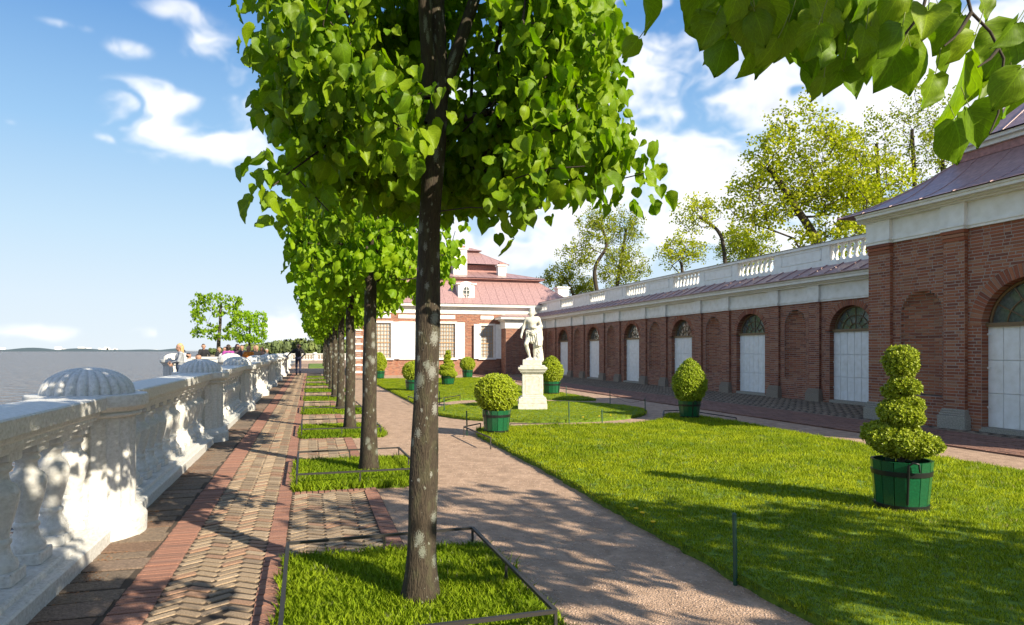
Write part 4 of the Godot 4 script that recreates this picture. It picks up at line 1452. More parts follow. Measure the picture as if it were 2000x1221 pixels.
func window_unit(root: Node, fr: Transform3D, u: float, half: float, y0: float, y1: float, shut_l: float, shut_r: float) -> void:
	var o := Node3D.new()
	o.name = "window"
	root.add_child(o, true)
	var g := Geo.new()
	for s in [-1, 1]:
		g.box(fr * Vector3(u + s * (half + 0.06), (y0 + y1) * 0.5, 0.02), Vector3(0.12, y1 - y0 + 0.24, 0.10), fr.basis)
	g.box(fr * Vector3(u, y1 + 0.06, 0.022), Vector3(half * 2 + 0.24, 0.12, 0.10), fr.basis)
	part(o, "surround", g, M.white_paint)
	g = Geo.new()
	g.box(fr * Vector3(u, y0 - 0.07, 0.05), Vector3(half * 2 + 0.34, 0.12, 0.16), fr.basis)
	part(o, "sill", g, M.white_paint)
	g = Geo.new()
	g.box(fr * Vector3(u, (y0 + y1) * 0.5, -0.12), Vector3(half * 2, y1 - y0, 0.02), fr.basis)
	part(o, "curtain", g, M.curtain)
	g = Geo.new()
	g.box(fr * Vector3(u, (y0 + y1) * 0.5, -0.05), Vector3(half * 2, y1 - y0, 0.006), fr.basis)
	part(o, "pane", g, M.pane)
	g = Geo.new()
	var n := int(half * 2 / 0.17)
	for i in n + 1:
		g.box(fr * Vector3(u - half + half * 2 * i / n, (y0 + y1) * 0.5, -0.035), Vector3(0.022 if i % n else 0.06, y1 - y0, 0.04), fr.basis)
	var k := int((y1 - y0) / 0.22)
	for i in k + 1:
		g.box(fr * Vector3(u, y0 + (y1 - y0) * i / k, -0.033), Vector3(half * 2, 0.022 if i % k and i != k / 2 else 0.05, 0.04), fr.basis)
	part(o, "glazing_bars", g, M.frame_warm)
	for s in [[-1, shut_l], [1, shut_r]]:
		if s[1] > 0.0:
			g = Geo.new()
			var e: float = u + s[0] * (half + 0.13)
			g.box(fr * Vector3(e + s[0] * s[1] * 0.5, (y0 + y1) * 0.5, 0.10), Vector3(s[1], y1 - y0 + 0.16, 0.04), fr.basis * Basis(Vector3.UP, -s[0] * 0.35))
			part(o, "shutter", g, M.door_white)

func palace() -> void:
	var rng := RandomNumberGenerator.new()
	rng.seed = 33
	mk("frame_warm", lin(0.40, 0.24, 0.11), 0.5)
	var pm := mk("pane", Color(0.9, 0.93, 0.95, 0.12), 0.05)
	pm.transparency = BaseMaterial3D.TRANSPARENCY_ALPHA
	var root := thing("palace", "brick palace with pink mansard roof and white shuttered windows closing the garden", "building", Vector3(9.4, 0, -41.5))
	var fr := Transform3D(Basis(Vector3(1, 0, 0), Vector3.UP, Vector3(0, 0, 1)), Vector3.ZERO)
	var g := Geo.new()
	var back := Geo.new()
	var none := func(_c: Vector3) -> bool: return false
	var X := -9.4
	var holes := []
	for w in [[4.10, 0.58], [8.02, 0.60], [10.66, 0.40], [13.2, 0.5]]:
		holes.append({"u": X + w[0], "half": w[1], "spring": 3.15, "rise": 0.01, "outer": 0.0, "y0": 1.03})
	brick_layer(g, back, fr, -6.78, 6.78, 0.0, 3.76, holes, 0.0, rng, [], none, 0.062)
	tag(part(root, "brickwork", g, M.brick), "", "", "", "stuff")
	part(root, "wall", back, M.mortar)
	window_unit(root, fr, X + 4.10, 0.58, 1.05, 3.15, 0.0, 0.42)
	window_unit(root, fr, X + 8.02, 0.60, 1.05, 3.15, 0.42, 0.46)
	window_unit(root, fr, X + 10.66, 0.40, 1.05, 3.05, 0.36, 0.40)
	window_unit(root, fr, X + 13.2, 0.50, 1.05, 3.05, 0.36, 0.40)
	g = Geo.new()
	g.box(fr * Vector3(X + 5.68, 2.09, 0.05), Vector3(1.06, 2.30, 0.09), fr.basis)
	g.box(fr * Vector3(X + 5.68, 2.09, 0.098), Vector3(0.9, 2.12, 0.012), fr.basis)
	part(root, "closed_shutter", g, M.door_white)
	for w in [[4.10, 0.58], [5.68, 0.55], [8.02, 0.60], [10.66, 0.42], [13.2, 0.5]]:
		g = Geo.new()
		g.box(fr * Vector3(X + w[0], 3.55, 0.01), Vector3(w[1] * 2, 0.22, 0.05), fr.basis)
		part(root, "lintel_panel", g, M.white_paint)
	for i in 9:   # white bands of the corner
		g = Geo.new()
		g.box(fr * Vector3(-6.60, 0.2 + 0.42 * i, 0.004), Vector3(0.42, 0.11, 0.06), fr.basis)
		part(root, "quoin_band", g, M.white_paint)
	entablature(root, fr, -6.85, 6.85, 3.76, 4.10, 4.36, [], 0.40)
	for s in [-1, 1]:
		var f2 := Transform3D(Basis(Vector3(0, 0, -s), Vector3.UP, Vector3(s, 0, 0)), Vector3(s * 6.8, 0, 0))
		g = Geo.new()
		back = Geo.new()
		brick_layer(g, back, f2, (0.0 if s > 0 else -10.0), (10.0 if s > 0 else 0.0), 0.0, 3.76, [], 0.0, rng, [], none, 0.062)
		tag(part(root, "brickwork", g, M.brick), "", "", "", "stuff")
		part(root, "wall", back, M.mortar)
		entablature(root, f2, (0.0 if s > 0 else -10.0), (10.0 if s > 0 else 0.0), 3.761, 4.101, 4.361, [], 0.40)
	g = Geo.new()
	g.lohi(Vector3(-6.49, 0, -9.9), Vector3(6.49, 4.2, -0.31))
	part(root, "inner_wall", g, M.plaster)
	hip(root, Vector2(-7.25, -10.4), Vector2(7.25, 0.45), 4.365, Vector2(-5.2, -8.4), Vector2(5.2, -1.7), 6.05, 0.56, M.roof)
	g = Geo.new()
	g.lohi(Vector3(-5.25, 6.0, -8.45), Vector3(5.25, 6.12, -1.65))
	part(root, "attic_wall", g, M.roof_wall)
	g = Geo.new()
	g.lohi(Vector3(-5.52, 6.121, -8.72), Vector3(5.52, 6.20, -1.38))
	part(root, "cornice", g, M.roof_wall)
	hip(root, Vector2(-5.6, -8.8), Vector2(5.6, -1.30), 6.205, Vector2(-3.0, -6.4), Vector2(3.0, -3.6), 6.85, 0.56, M.roof)
	g = Geo.new()
	g.lohi(Vector3(-3.05, 6.7, -6.45), Vector3(3.05, 7.28, -3.55))
	part(root, "attic_wall", g, M.roof_wall)
	hip(root, Vector2(-3.6, -7.0), Vector2(3.6, -3.0), 7.30, Vector2(-1.9, -5.4), Vector2(1.9, -4.6), 8.25, 0.52, M.roof)
	g = Geo.new()
	g.lohi(Vector3(-1.85, 8.2, -5.4), Vector3(1.85, 8.38, -4.6))
	part(root, "ridge_cap", g, M.roof_wall)
	hip(root, Vector2(-2.05, -5.6), Vector2(2.05, -4.4), 8.385, Vector2(-1.2, -5.2), Vector2(1.2, -4.8), 8.62, 0.6, M.roof)
	# dormer with oval light
	var d := Node3D.new()
	d.name = "dormer"
	root.add_child(d, true)
	d.position = Vector3(9.36 + X, 4.42, -0.1)
	g = Geo.new()
	for s2 in [-1, 1]:
		g.lohi(Vector3(s2 * 0.49 - 0.03, 0.02, -1.6), Vector3(s2 * 0.49 + 0.03, 1.22, -0.001))
	g.lohi(Vector3(-0.459, 1.16, -1.6), Vector3(0.459, 1.2, -0.001))
	g.lohi(Vector3(-0.459, 0.02, -1.6), Vector3(0.459, 0.06, -0.001))
	for i in 32:   # front with an oval opening
		var w := []
		for k in [i, i + 1]:
			var an: float = TAU * k / 32.0
			var m := maxf(absf(cos(an)) / 0.52, absf(sin(an)) / 0.60)
			w.append(Vector3(cos(an) * 0.21, 0.70 + sin(an) * 0.35, 0))
			w.append(Vector3(cos(an) / m, 0.62 + sin(an) / m, 0))
		g.quad(w[0], w[1], w[3], w[2])
		g.quad(w[0], w[2], w[2] - Vector3(0, 0, 0.1), w[0] - Vector3(0, 0, 0.1))
	var dx := []
	for i in 13:
		var t := i / 12.0
		dx.append(Vector2(lerpf(0.46, -0.46, t), 1.22 + 0.16 * sin(PI * t)))
	dx.append(Vector2(-0.46, 1.2))
	dx.append(Vector2(0.46, 1.2))
	extrude(g, dx, Vector3(0, 0, 0.03), Vector3(0, 0, -1.6))
	part(d, "dormer_wall", g, M.white_paint)
	g = Geo.new()
	for s in [-1, 1]:
		g.lohi(Vector3(s * 0.5 - 0.14, 1.19, -1.6), Vector3(s * 0.5 + 0.14, 1.27, 0.08))
	part(d, "dormer_cornice", g, M.white_paint)
	g = Geo.new()
	for i in 24:
		g.tri(Vector3(0, 0.70, -0.03), Vector3(cos(TAU * i / 24.0) * 0.21, 0.70 + sin(TAU * i / 24.0) * 0.35, -0.03), Vector3(cos(TAU * (i + 1) / 24.0) * 0.21, 0.70 + sin(TAU * (i + 1) / 24.0) * 0.35, -0.03))
	part(d, "pane", g, M.glass)
	g = Geo.new()
	g.lohi(Vector3(-0.014, 0.35, -0.03), Vector3(0.014, 1.05, 0.035))
	for y in [0.58, 0.82]:
		g.lohi(Vector3(-0.2, y - 0.014, 0.013), Vector3(0.2, y + 0.014, 0.034))
	part(d, "glazing_bars", g, M.white_paint)
	# chimneys
	for q in [[Vector3(-0.42, 6.3, -2.9), Vector3(0.48, 8.1, -2.2)], [Vector3(2.62, 6.3, -2.75), Vector3(3.15, 7.1, -2.25)]]:
		var lo: Vector3 = q[0]
		var hi: Vector3 = q[1]
		g = Geo.new()
		g.lohi(lo, hi)
		var c := part(root, "chimney", g, M.white_paint)
		g = Geo.new()
		g.lohi(Vector3(lo.x - 0.07, hi.y + 0.001, lo.z - 0.07), Vector3(hi.x + 0.07, hi.y + 0.1, hi.z + 0.07))
		part(c, "chimney_cap", g, M.white_paint)
		g = Geo.new()
		g.lohi(Vector3(lo.x + 0.1, hi.y + 0.101, lo.z + 0.1), Vector3(hi.x - 0.1, hi.y + 0.26, hi.z - 0.1))
		part(c, "chimney_hood", g, M.roof_wall)
	# low lodge seen beside the palace end of the gallery roof
	root = thing("roof_chimney", "white chimney block behind the far end of the gallery parapet", "chimney", Vector3(16.9, 4.3, -44.8))
	g = Geo.new()
	g.lohi(Vector3(-0.4, -4.3, -0.35), Vector3(0.4, 1.5, 0.35))
	part(root, "shaft", g, M.white_paint)
	g = Geo.new()
	g.lohi(Vector3(-0.48, 1.501, -0.43), Vector3(0.48, 1.62, 0.43))
	part(root, "cap", g, M.white_paint)

# ---------------------------------------------------------------- trees
func grow(trunk: Array, targets: Array, seg: float, jit: float, rng: RandomNumberGenerator, sag := 0.0) -> Dictionary:
	var pos := []
	var par := []
	for i in trunk.size():
		pos.append(trunk[i])
		par.append(i - 1)
	var top: Vector3 = trunk[trunk.size() / 2]
	targets.sort_custom(func(a: Vector3, b: Vector3) -> bool: return a.distance_squared_to(top) < b.distance_squared_to(top))
	var tips := []
	for t in targets:
		var best := 0
		var cost := 1e9
		for i in range(1, pos.size()):
			var q: Vector3 = pos[i]
			var d := q.distance_to(t)
			var c: float = d + maxf(0.0, q.y - t.y + d * 0.15) * 0.8
			if c < cost:
				cost = c
				best = i
		var a: Vector3 = pos[best]
		var k := maxi(1, int(a.distance_to(t) / seg))
		var last := best
		for j in k:
			var f := (j + 1.0) / k
			var p := a.lerp(t, f) + Vector3(0, sag * sin(PI * f) * a.distance_to(t), 0)
			if j < k - 1:
				p += Vector3(rng.randf_range(-1, 1), rng.randf_range(-1, 1), rng.randf_range(-1, 1)) * jit * seg
			pos.append(p)
			par.append(last)
			last = pos.size() - 1
		tips.append(last)
	return {"pos": pos, "par": par, "tips": tips, "trunk": trunk.size()}

func limbs(tree: Dictionary, tip_r: float, sides: int, most: float) -> Geo:
	var n: int = tree.pos.size()
	var acc := PackedFloat32Array()
	acc.resize(n)
	for i in range(n - 1, -1, -1):
		if acc[i] == 0.0: acc[i] = pow(tip_r, 2.3)
		if tree.par[i] >= 0: acc[tree.par[i]] += acc[i]
	var g := Geo.new()
	for i in range(tree.trunk, n):
		var p: int = tree.par[i]
		var r1 := minf(most, pow(acc[i], 1.0 / 2.3))
		var r0 := minf(r1 * 1.35, minf(most, pow(acc[p], 1.0 / 2.3)))
		if p < tree.trunk: r0 = r1 * 1.3
		g.tube([tree.pos[p], tree.pos[i]], [r0, r1], sides, 0.4)
	return g

func leaf_mesh(sd: int, curl: float, cup: float, wave: float) -> ArrayMesh:  # heart-shaped leaf: base at the origin, tip along +y, upper side +z, one unit long
	var rng := RandomNumberGenerator.new()
	rng.seed = sd
	var T := [0.0, 0.06, 0.17, 0.32, 0.48, 0.64, 0.79, 0.91, 1.0]
	var W := [0.10, 0.34, 0.46, 0.49, 0.45, 0.36, 0.23, 0.10, 0.0]
	var rows := []
	for i in T.size():
		var t: float = T[i]
		var w: float = W[i] * (1.0 + rng.randf_range(-0.04, 0.04))
		var row := []
		for k in [-1.0, -0.5, 0.0, 0.5, 1.0]:
			var ak := absf(k)
			var y: float = t - (0.10 * ak * ak if i < 2 else 0.0)
			var z := -curl * t * t + cup * w * ak * ak * 0.9 - 0.05 * (1.0 if k == 0.0 else 0.0) + wave * sin(t * 11.0 + k * 5.0) * ak
			row.append(Vector3(k * w, y, z))
		rows.append(row)
	var g := Geo.new()
	g.grid(rows)
	for i in g.v.size():   # paler midrib
		g.c[i] = Color(1.12, 1.08, 1.2) if i % 5 == 2 else Color(0.98, 0.98, 0.98)
	return g.mesh()

func leaf_basis(dir: Vector3, face: Vector3, s: float) -> Basis:
	var y := dir.normalized()
	var z := (face - y * face.dot(y)).normalized()
	return Basis(y.cross(z) * s, y * s, z * s)

func leaf_tone(rng: RandomNumberGenerator, bright: float) -> Color:
	var k := rng.randf()
	var c := Color(0.21, 0.39, 0.012).lerp(Color(0.37, 0.55, 0.015), k)
	return Color(c.r * bright, c.g * bright, c.b * bright)

func box_targets(ctr: Vector3, half: Vector3, n: int, rng: RandomNumberGenerator, shell := 2.0) -> Array:
	var out := []
	var gaps := FastNoiseLite.new()
	gaps.seed = int(rng.seed)
	gaps.frequency = 1.1
	while out.size() < n:
		var q := Vector3(rng.randf_range(-1, 1), rng.randf_range(-1, 1), rng.randf_range(-1, 1))
		var m := maxf(absf(q.x), maxf(absf(q.y), absf(q.z)))
		if rng.randf() > pow(m, shell): continue
		if pow(q.x, 6) + pow(q.y, 6) + pow(q.z, 6) > 1.25: continue   # rounded corners
		if gaps.get_noise_3dv(q * half) < -0.16: continue
		out.append(ctr + q * half)
	return out

func trunk_geo(pts: Array, r0: float, r1: float, flare: float, rng: RandomNumberGenerator, sides := 20) -> Geo:
	var g := Geo.new()
	var fine := []
	var rad := []
	var c := Curve3D.new()
	for i in pts.size():
		var tn: Vector3 = (pts[mini(i + 1, pts.size() - 1)] - pts[maxi(i - 1, 0)]) * 0.17
		c.add_point(pts[i], -tn, tn)
	var len := c.get_baked_length()
	var k := int(len / 0.09)
	var ph := rng.randf() * 6.0
	for i in k + 1:
		var d := len * i / k
		fine.append(c.sample_baked(d))
		rad.append(lerpf(r0, r1, float(i) / k) + flare * exp(-d * 9.0) + 0.003 * sin(d * 7.0 + ph))
	g.tube(fine, rad, sides, 0.45)
	# uneven girth
	for i in g.v.size():
		var p := g.v[i]
		var an := g.uv[i].x * TAU
		var w := 0.05 * sin(an * 3.0 + p.y * 1.3 + ph) + 0.03 * sin(an * 5.0 - p.y * 3.0) + (0.16 * exp(-p.y * 6.0) * sin(an * 5.0 + ph))
		g.v[i] = p + g.n[i] * w * r0
		g.uv[i] = Vector2(g.uv[i].x, g.uv[i].y)
	return g

func leaf_cluster(p: Vector3, out_dir: Vector3, n: int, size: float, rng: RandomNumberGenerator, xf: Array, cols: Array, bright: float, spread := 0.14) -> void:
	for j in n:
		var o := Vector3(rng.randfn(), rng.randfn() * 0.9 - 0.25, rng.randfn()) * spread * 0.75
		o = o.limit_length(0.17)
		var dir := Vector3(rng.randf_range(-1, 1), rng.randf_range(-1.9, -0.6), rng.randf_range(-1, 1)) * 0.8 + out_dir * 0.25
		var face := out_dir * 0.7 + Vector3(rng.randf_range(-1, 1), rng.randf_range(-0.3, 1.2), rng.randf_range(-1, 1)) * 1.15
		var s := size * rng.randf_range(0.5, 1.25)
		xf.append(Transform3D(leaf_basis(dir, face, s), p + o))
		cols.append(leaf_tone(rng, bright))

func linden(label: String, at: Vector3, sd: int, tips: int, per: int, size: float, half: Vector3, ctr: Vector3, singles := 0, lean := 0.05, group := "lindens in the row along the brick walk", keep: Variant = null, bright := 1.0, trunk_r := 0.088) -> Node3D:
	var rng := RandomNumberGenerator.new()
	rng.seed = sd
	var root := thing("linden_tree", label, "tree", at, 0.0, group)
	var trunk := [Vector3(0, -0.03, 0), Vector3(lean * 0.3, 0.7, rng.randf_range(-0.02, 0.02)), Vector3(lean * 0.7, 1.5, rng.randf_range(-0.03, 0.03)), Vector3(lean, 2.2, 0), Vector3(lean * 1.3 + 0.03, 2.9, 0.03), Vector3(lean * 1.6, 3.5, -0.02), Vector3(lean * 1.6 + 0.05, 4.0, 0.0)]
	part(root, "trunk", trunk_geo(trunk, trunk_r, trunk_r * 0.42, 0.03, rng), M.bark)
	if singles > 0:   # forked leader
		for q in [[Vector3(lean, 2.7, 0.0), Vector3(0.20, 3.1, 0.05), Vector3(0.36, 3.6, 0.08), Vector3(0.46, 4.1, 0.1)], [Vector3(lean, 2.85, 0.0), Vector3(0.02, 3.3, 0.06), Vector3(-0.02, 4.2, 0.08)]]:
			var lg := Geo.new()
			lg.tube(q, [0.042, 0.038, 0.03, 0.02].slice(0, q.size()), 9, 0.45)
			part(root, "limb", lg, M.bark)
	var tg := []
	for t in box_targets(ctr, half, tips, rng):
		if keep == null or keep.call(t + at): tg.append(t)
	if singles > 0:   # shoots that stand out of the clipped outline
		for q in [Vector3(1.02, 3.15, 0.22), Vector3(0.44, 2.18, 0.58), Vector3(0.92, 2.48, 0.42), Vector3(-0.74, 2.95, 0.55), Vector3(0.92, 2.65, 0.4), Vector3(-0.62, 2.42, 0.4)]:
			for k in 6:
				tg.append(q + Vector3(rng.randfn(), rng.randfn(), rng.randfn()) * 0.11)
	var tr := grow([trunk[2] + Vector3(0, 0.45, 0), trunk[3], (trunk[3] + trunk[4]) * 0.5, trunk[4], (trunk[4] + trunk[5]) * 0.5, trunk[5], trunk[6]], tg, 0.28, 0.30, rng, 0.06)
	tag(part(root, "branches", limbs(tr, 0.0034, 6, 0.05), M.twig), "", "", "", "stuff")
	var xf := []
	var cols := []
	for i in tr.tips:
		var p: Vector3 = tr.pos[i]
		var od := (p - Vector3(lean, ctr.y - 0.3, 0))
		od.y *= 0.5
		leaf_cluster(p, od.normalized(), per, size, rng, xf, cols, bright)
	if singles > 0:   # the leaves that show largest, one by one
		var order := range(xf.size())
		order.sort_custom(func(a: int, b: int) -> bool: return (xf[a].origin + at).distance_squared_to(EYE) < (xf[b].origin + at).distance_squared_to(EYE))
		var used := {}
		for q in singles:
			var i: int = order[q]
			used[i] = true
			var o := part(root, "leaf", TEX["leaf%d" % (q % 3)], M["leaf%d" % (rng.randi() % 4)])
			o.transform = xf[i]
		var x2 := []
		var c2 := []
		for i in xf.size():
			if not used.has(i):
				x2.append(xf[i])
				c2.append(cols[i])
		xf = x2
		cols = c2
	var xs := [[], [], []]
	var cs := [[], [], []]
	for i in xf.size():
		xs[i % 3].append(xf[i])
		cs[i % 3].append(cols[i])
	for k in 3:
		tag(many(root, "crown", TEX["leaf%d" % k], M.leaf, xs[k], cs[k]), "", "", "", "stuff")
	return root

func linden_row() -> void:
	TEX.leaf0 = leaf_mesh(1, 0.30, 0.62, 0.04)
	TEX.leaf1 = leaf_mesh(2, 0.55, -0.55, 0.05)
	TEX.leaf2 = leaf_mesh(3, 0.18, 0.25, 0.08)
	var h := Vector3(0.88, 1.15, 0.86)
	linden("linden with the lichen-spotted dark trunk and a crown of large hanging leaves", Vector3(0.60, 0.04, -3.86), 101, 720, 17, 0.083, Vector3(0.84, 1.10, 0.80), Vector3(0.12, 3.50, 0.0), 300, 0.06, "lindens in the row along the brick walk", func(w: Vector3) -> bool: return not (absf(w.x - 0.70) < 0.24 and w.z > -4.0 and w.y > 2.85) and not (absf(w.x - 0.70) < 0.15 and w.z > -3.8))
	var protos := []
	for i in range(1, PLOT_Z.size()):
		var label := "clipped linden %s" % TREE_AT[i]
		var p := Vector3(0.65 + 0.02 * i, 0.04, PLOT_Z[i])
		if i <= 3:
			protos.append(linden(label, p, 110 + i, 430, 12, 0.098, h, Vector3(0.05, 3.33, 0), 0, 0.02 * (i % 2), "lindens in the row along the brick walk", null, 1.12, 0.098))
		else:
			var o: Node3D = protos[i % 3].duplicate()
			o.name = numbered("linden_tree")
			add_child(o)
			o.position = p
			o.rotation.y = PI * 0.5 * (i % 4)
			o.set_meta("label", label)
	for k in 2:
		var o: Node3D = protos[k].duplicate()
		o.name = numbered("linden_tree")
		add_child(o)
		o.position = [Vector3(1.25, 0.04, -66.0), Vector3(1.5, 0.04, -72.0)][k]
		o.rotation.y = 1.57 * k
		o.set_meta("label", ["clipped linden on the grass strip beyond the palace shade", "clipped linden behind the one on the grass strip beyond the palace"][k])
	# lindens whose crowns overhang and shade the foreground
	var hid := func(w: Vector3) -> bool: return w.y - EYE.y > 0.54 * (0.284 * w.x - 0.959 * w.z) + 0.2
	var o0 := linden("linden overhead whose leafy twigs hang into view against the sky", Vector3(0.62, 0.04, 0.62), 140, 560, 9, 0.11, Vector3(0.9, 0.95, 0.95), Vector3(0.15, 3.45, -0.15), 0, 0.02, "lindens in the row along the brick walk", hid)
	overhang(o0)
	linden("clipped linden shading the gravel path behind the viewer", Vector3(5.0, 0.04, 0.0), 150, 230, 8, 0.12, Vector3(1.25, 1.15, 1.05), Vector3(0, 3.2, 0), 0, 0.0, "lindens shading the near lawn")
	linden("clipped linden shading the near corner of the large lawn", Vector3(7.2, 0.04, 1.55), 151, 190, 8, 0.13, Vector3(0.95, 1.15, 0.95), Vector3(0, 3.3, 0), 0, 0.0, "lindens shading the near lawn")
	# open pleached trees on the terrace
	linden("open clipped tree with a forked trunk behind the terrace balustrade", Vector3(-5.2, 0.1, -43.2), 160, 150, 10, 0.13, Vector3(1.3, 1.25, 1.1), Vector3(0, 3.4, 0), 0, 0.1, "clipped trees on the terrace", null, 1.1, 0.14)
	linden("square-cut tree behind the open clipped tree on the terrace", Vector3(-4.75, 0.1, -59.8), 161, 260, 11, 0.13, Vector3(1.25, 1.2, 1.2), Vector3(0, 3.4, 0), 0, 0.0, "clipped trees on the terrace", null, 1.35, 0.12)

func overhang(root: Node3D) -> void:
	var rng := RandomNumberGenerator.new()
	rng.seed = 9
	var off := root.position
	var L := [[0.784, 2.267, -1.485, 0.087], [0.643, 2.083, -1.281, 0.045], [0.923, 2.219, -1.406, 0.142], [0.826, 2.177, -1.332, 0.080], [0.907, 2.145, -1.365, 0.083], [0.979, 2.137, -1.324, 0.115], [0.890, 2.057, -1.246, 0.056], [0.836, 2.018, -1.095, 0.055], [0.887, 2.059, -1.129, 0.071], [1.110, 2.140, -1.339, 0.085], [1.103, 2.199, -1.352, 0.097], [1.160, 2.117, -1.346, 0.074], [0.998, 1.984, -1.149, 0.044], [1.126, 2.057, -1.244, 0.080], [1.182, 2.147, -1.287, 0.072], [1.148, 2.045, -1.232, 0.064], [1.224, 2.116, -1.281, 0.084], [1.156, 2.076, -1.181, 0.062], [1.232, 2.079, -1.212, 0.096], [1.224, 2.183, -1.227, 0.108], [1.126, 2.078, -1.082, 0.072], [1.353, 2.179, -1.288, 0.086], [1.393, 2.125, -1.290, 0.110], [1.111, 2.073, -1.006, 0.072], [1.460, 2.228, -1.276, 0.122], [1.486, 2.166, -1.265, 0.087], [1.366, 2.161, -1.178, 0.080], [1.177, 2.015, -0.974, 0.058], [1.482, 2.071, -1.240, 0.171], [1.137, 1.948, -1.020, 0.069], [1.556, 2.117, -1.247, 0.110], [1.477, 2.123, -1.144, 0.129], [1.252, 2.043, -0.958, 0.059], [1.302, 1.972, -0.988, 0.079], [1.485, 2.002, -1.129, 0.085], [1.387, 1.938, -1.130, 0.099], [1.426, 1.933, -1.193, 0.109], [1.540, 2.274, -1.234, 0.069], [1.042, 2.056, -1.086, 0.066], [0.905, 1.998, -1.037, 0.057], [1.195, 2.199, -1.334, 0.086], [0.886, 2.019, -1.047, 0.067], [0.983, 2.293, -1.378, 0.094], [0.766, 2.135, -1.125, 0.076], [1.273, 2.208, -1.264, 0.111], [0.954, 2.229, -1.348, 0.086], [0.954, 2.293, -1.387, 0.084], [1.193, 2.155, -1.180, 0.105], [1.242, 2.284, -1.302, 0.089], [0.966, 2.096, -1.102, 0.097], [1.212, 2.251, -1.225, 0.099], [1.021, 2.142, -1.139, 0.071], [1.096, 2.297, -1.351, 0.122], [1.238, 2.226, -1.260, 0.087], [1.160, 2.164, -1.157, 0.106], [1.152, 2.181, -1.182, 0.086], [0.905, 2.087, -1.047, 0.064], [0.801, 2.057, -1.081, 0.060], [0.833, 2.183, -1.305, 0.082], [1.011, 2.177, -1.208, 0.082], [1.327, 2.281, -1.271, 0.094], [0.903, 2.185, -1.290, 0.082], [0.846, 2.083, -1.111, 0.073], [0.985, 2.112, -1.163, 0.069], [0.879, 2.257, -1.364, 0.109], [1.054, 2.205, -1.209, 0.082], [0.749, 2.081, -1.086, 0.059], [1.182, 2.203, -1.303, 0.121], [1.196, 2.195, -1.294, 0.074], [0.808, 2.054, -1.100, 0.091], [0.974, 2.143, -1.242, 0.096], [1.095, 2.171, -1.138, 0.073], [1.054, 2.270, -1.320, 0.091], [1.129, 2.153, -1.099, 0.064], [0.752, 2.151, -1.178, 0.095], [0.940, 2.193, -1.228, 0.071], [1.354, 2.278, -1.306, 0.086], [0.726, 2.132, -1.128, 0.066], [0.959, 2.128, -1.067, 0.061], [1.029, 2.225, -1.258, 0.116], [0.933, 2.250, -1.397, 0.113], [0.966, 2.133, -1.231, 0.089], [0.877, 2.171, -1.225, 0.067], [1.063, 2.274, -1.347, 0.118], [1.224, 2.232, -1.265, 0.073], [0.791, 2.111, -1.097, 0.067], [0.982, 2.214, -1.380, 0.081], [0.746, 2.079, -1.164, 0.085]]
	for q in L:
		var p := Vector3(q[0], q[1], q[2])
		var away := (p - EYE).normalized()
		var dir := Vector3(rng.randf_range(-0.75, 0.75), -1.0, rng.randf_range(-0.5, 0.5))
		var face := Vector3(rng.randf_range(-0.7, 0.7), rng.randf_range(-0.2, 0.7), 0.9).normalized() - away * 0.3
		var b := leaf_basis(dir, face, q[3])
		var o := part(root, "leaf", TEX["leaf%d" % (rng.randi() % 3)], M["leaf%d" % (rng.randi() % 4)])
		o.transform = Transform3D(b, p - b.y * 0.45 - off)
		# petiole
		var g := Geo.new()
		g.tube([Vector3.ZERO, -dir.normalized() * 0.02, -dir.normalized() * 0.045 + Vector3(0, 0.004, 0)], [0.0009, 0.0009, 0.001], 5)
		part(root, "petiole", g, M.petiole, p - b.y * 0.45 - off)
	var T := [[Vector3(1.15, 2.6, 0.2), Vector3(1.22, 2.45, -0.6), Vector3(1.266, 2.312, -1.106), Vector3(1.308, 2.207, -1.094), Vector3(1.32, 2.155, -1.09), Vector3(1.358, 2.115, -1.079), Vector3(1.385, 2.059, -1.071), Vector3(1.379, 1.998, -1.073), Vector3(1.374, 1.945, -1.074), Vector3(1.356, 1.902, -1.079)],
		[Vector3(0.8, 2.6, 0.1), Vector3(0.95, 2.45, -0.7), Vector3(1.015, 2.32, -1.18), Vector3(1.04, 2.207, -1.173), Vector3(1.045, 2.137, -1.171), Vector3(1.045, 2.089, -1.171)],
		[Vector3(1.266, 2.312, -1.106), Vector3(1.232, 2.198, -1.116), Vector3(1.222, 2.155, -1.119), Vector3(1.182, 2.102, -1.131), Vector3(1.149, 2.067, -1.141)],
		[Vector3(1.32, 2.155, -1.09), Vector3(1.291, 2.107, -1.099), Vector3(1.266, 2.085, -1.106)], [Vector3(1.385, 2.094, -1.071), Vector3(1.358, 2.059, -1.079), Vector3(1.333, 2.041, -1.086)],
		[Vector3(0.7, 2.6, 0.1), Vector3(0.72, 2.45, -0.8), Vector3(0.764, 2.294, -1.255), Vector3(0.814, 2.207, -1.24), Vector3(0.873, 2.155, -1.222)]]
	for t in T:
		var g := Geo.new()
		var pts := []
		var rad := []
		for i in t.size():
			pts.append(t[i] - off)
			rad.append(lerpf(0.0045, 0.0018, float(i) / (t.size() - 1)))
		g.tube(pts, rad, 7)
		part(root, "twig", g, M.twig)

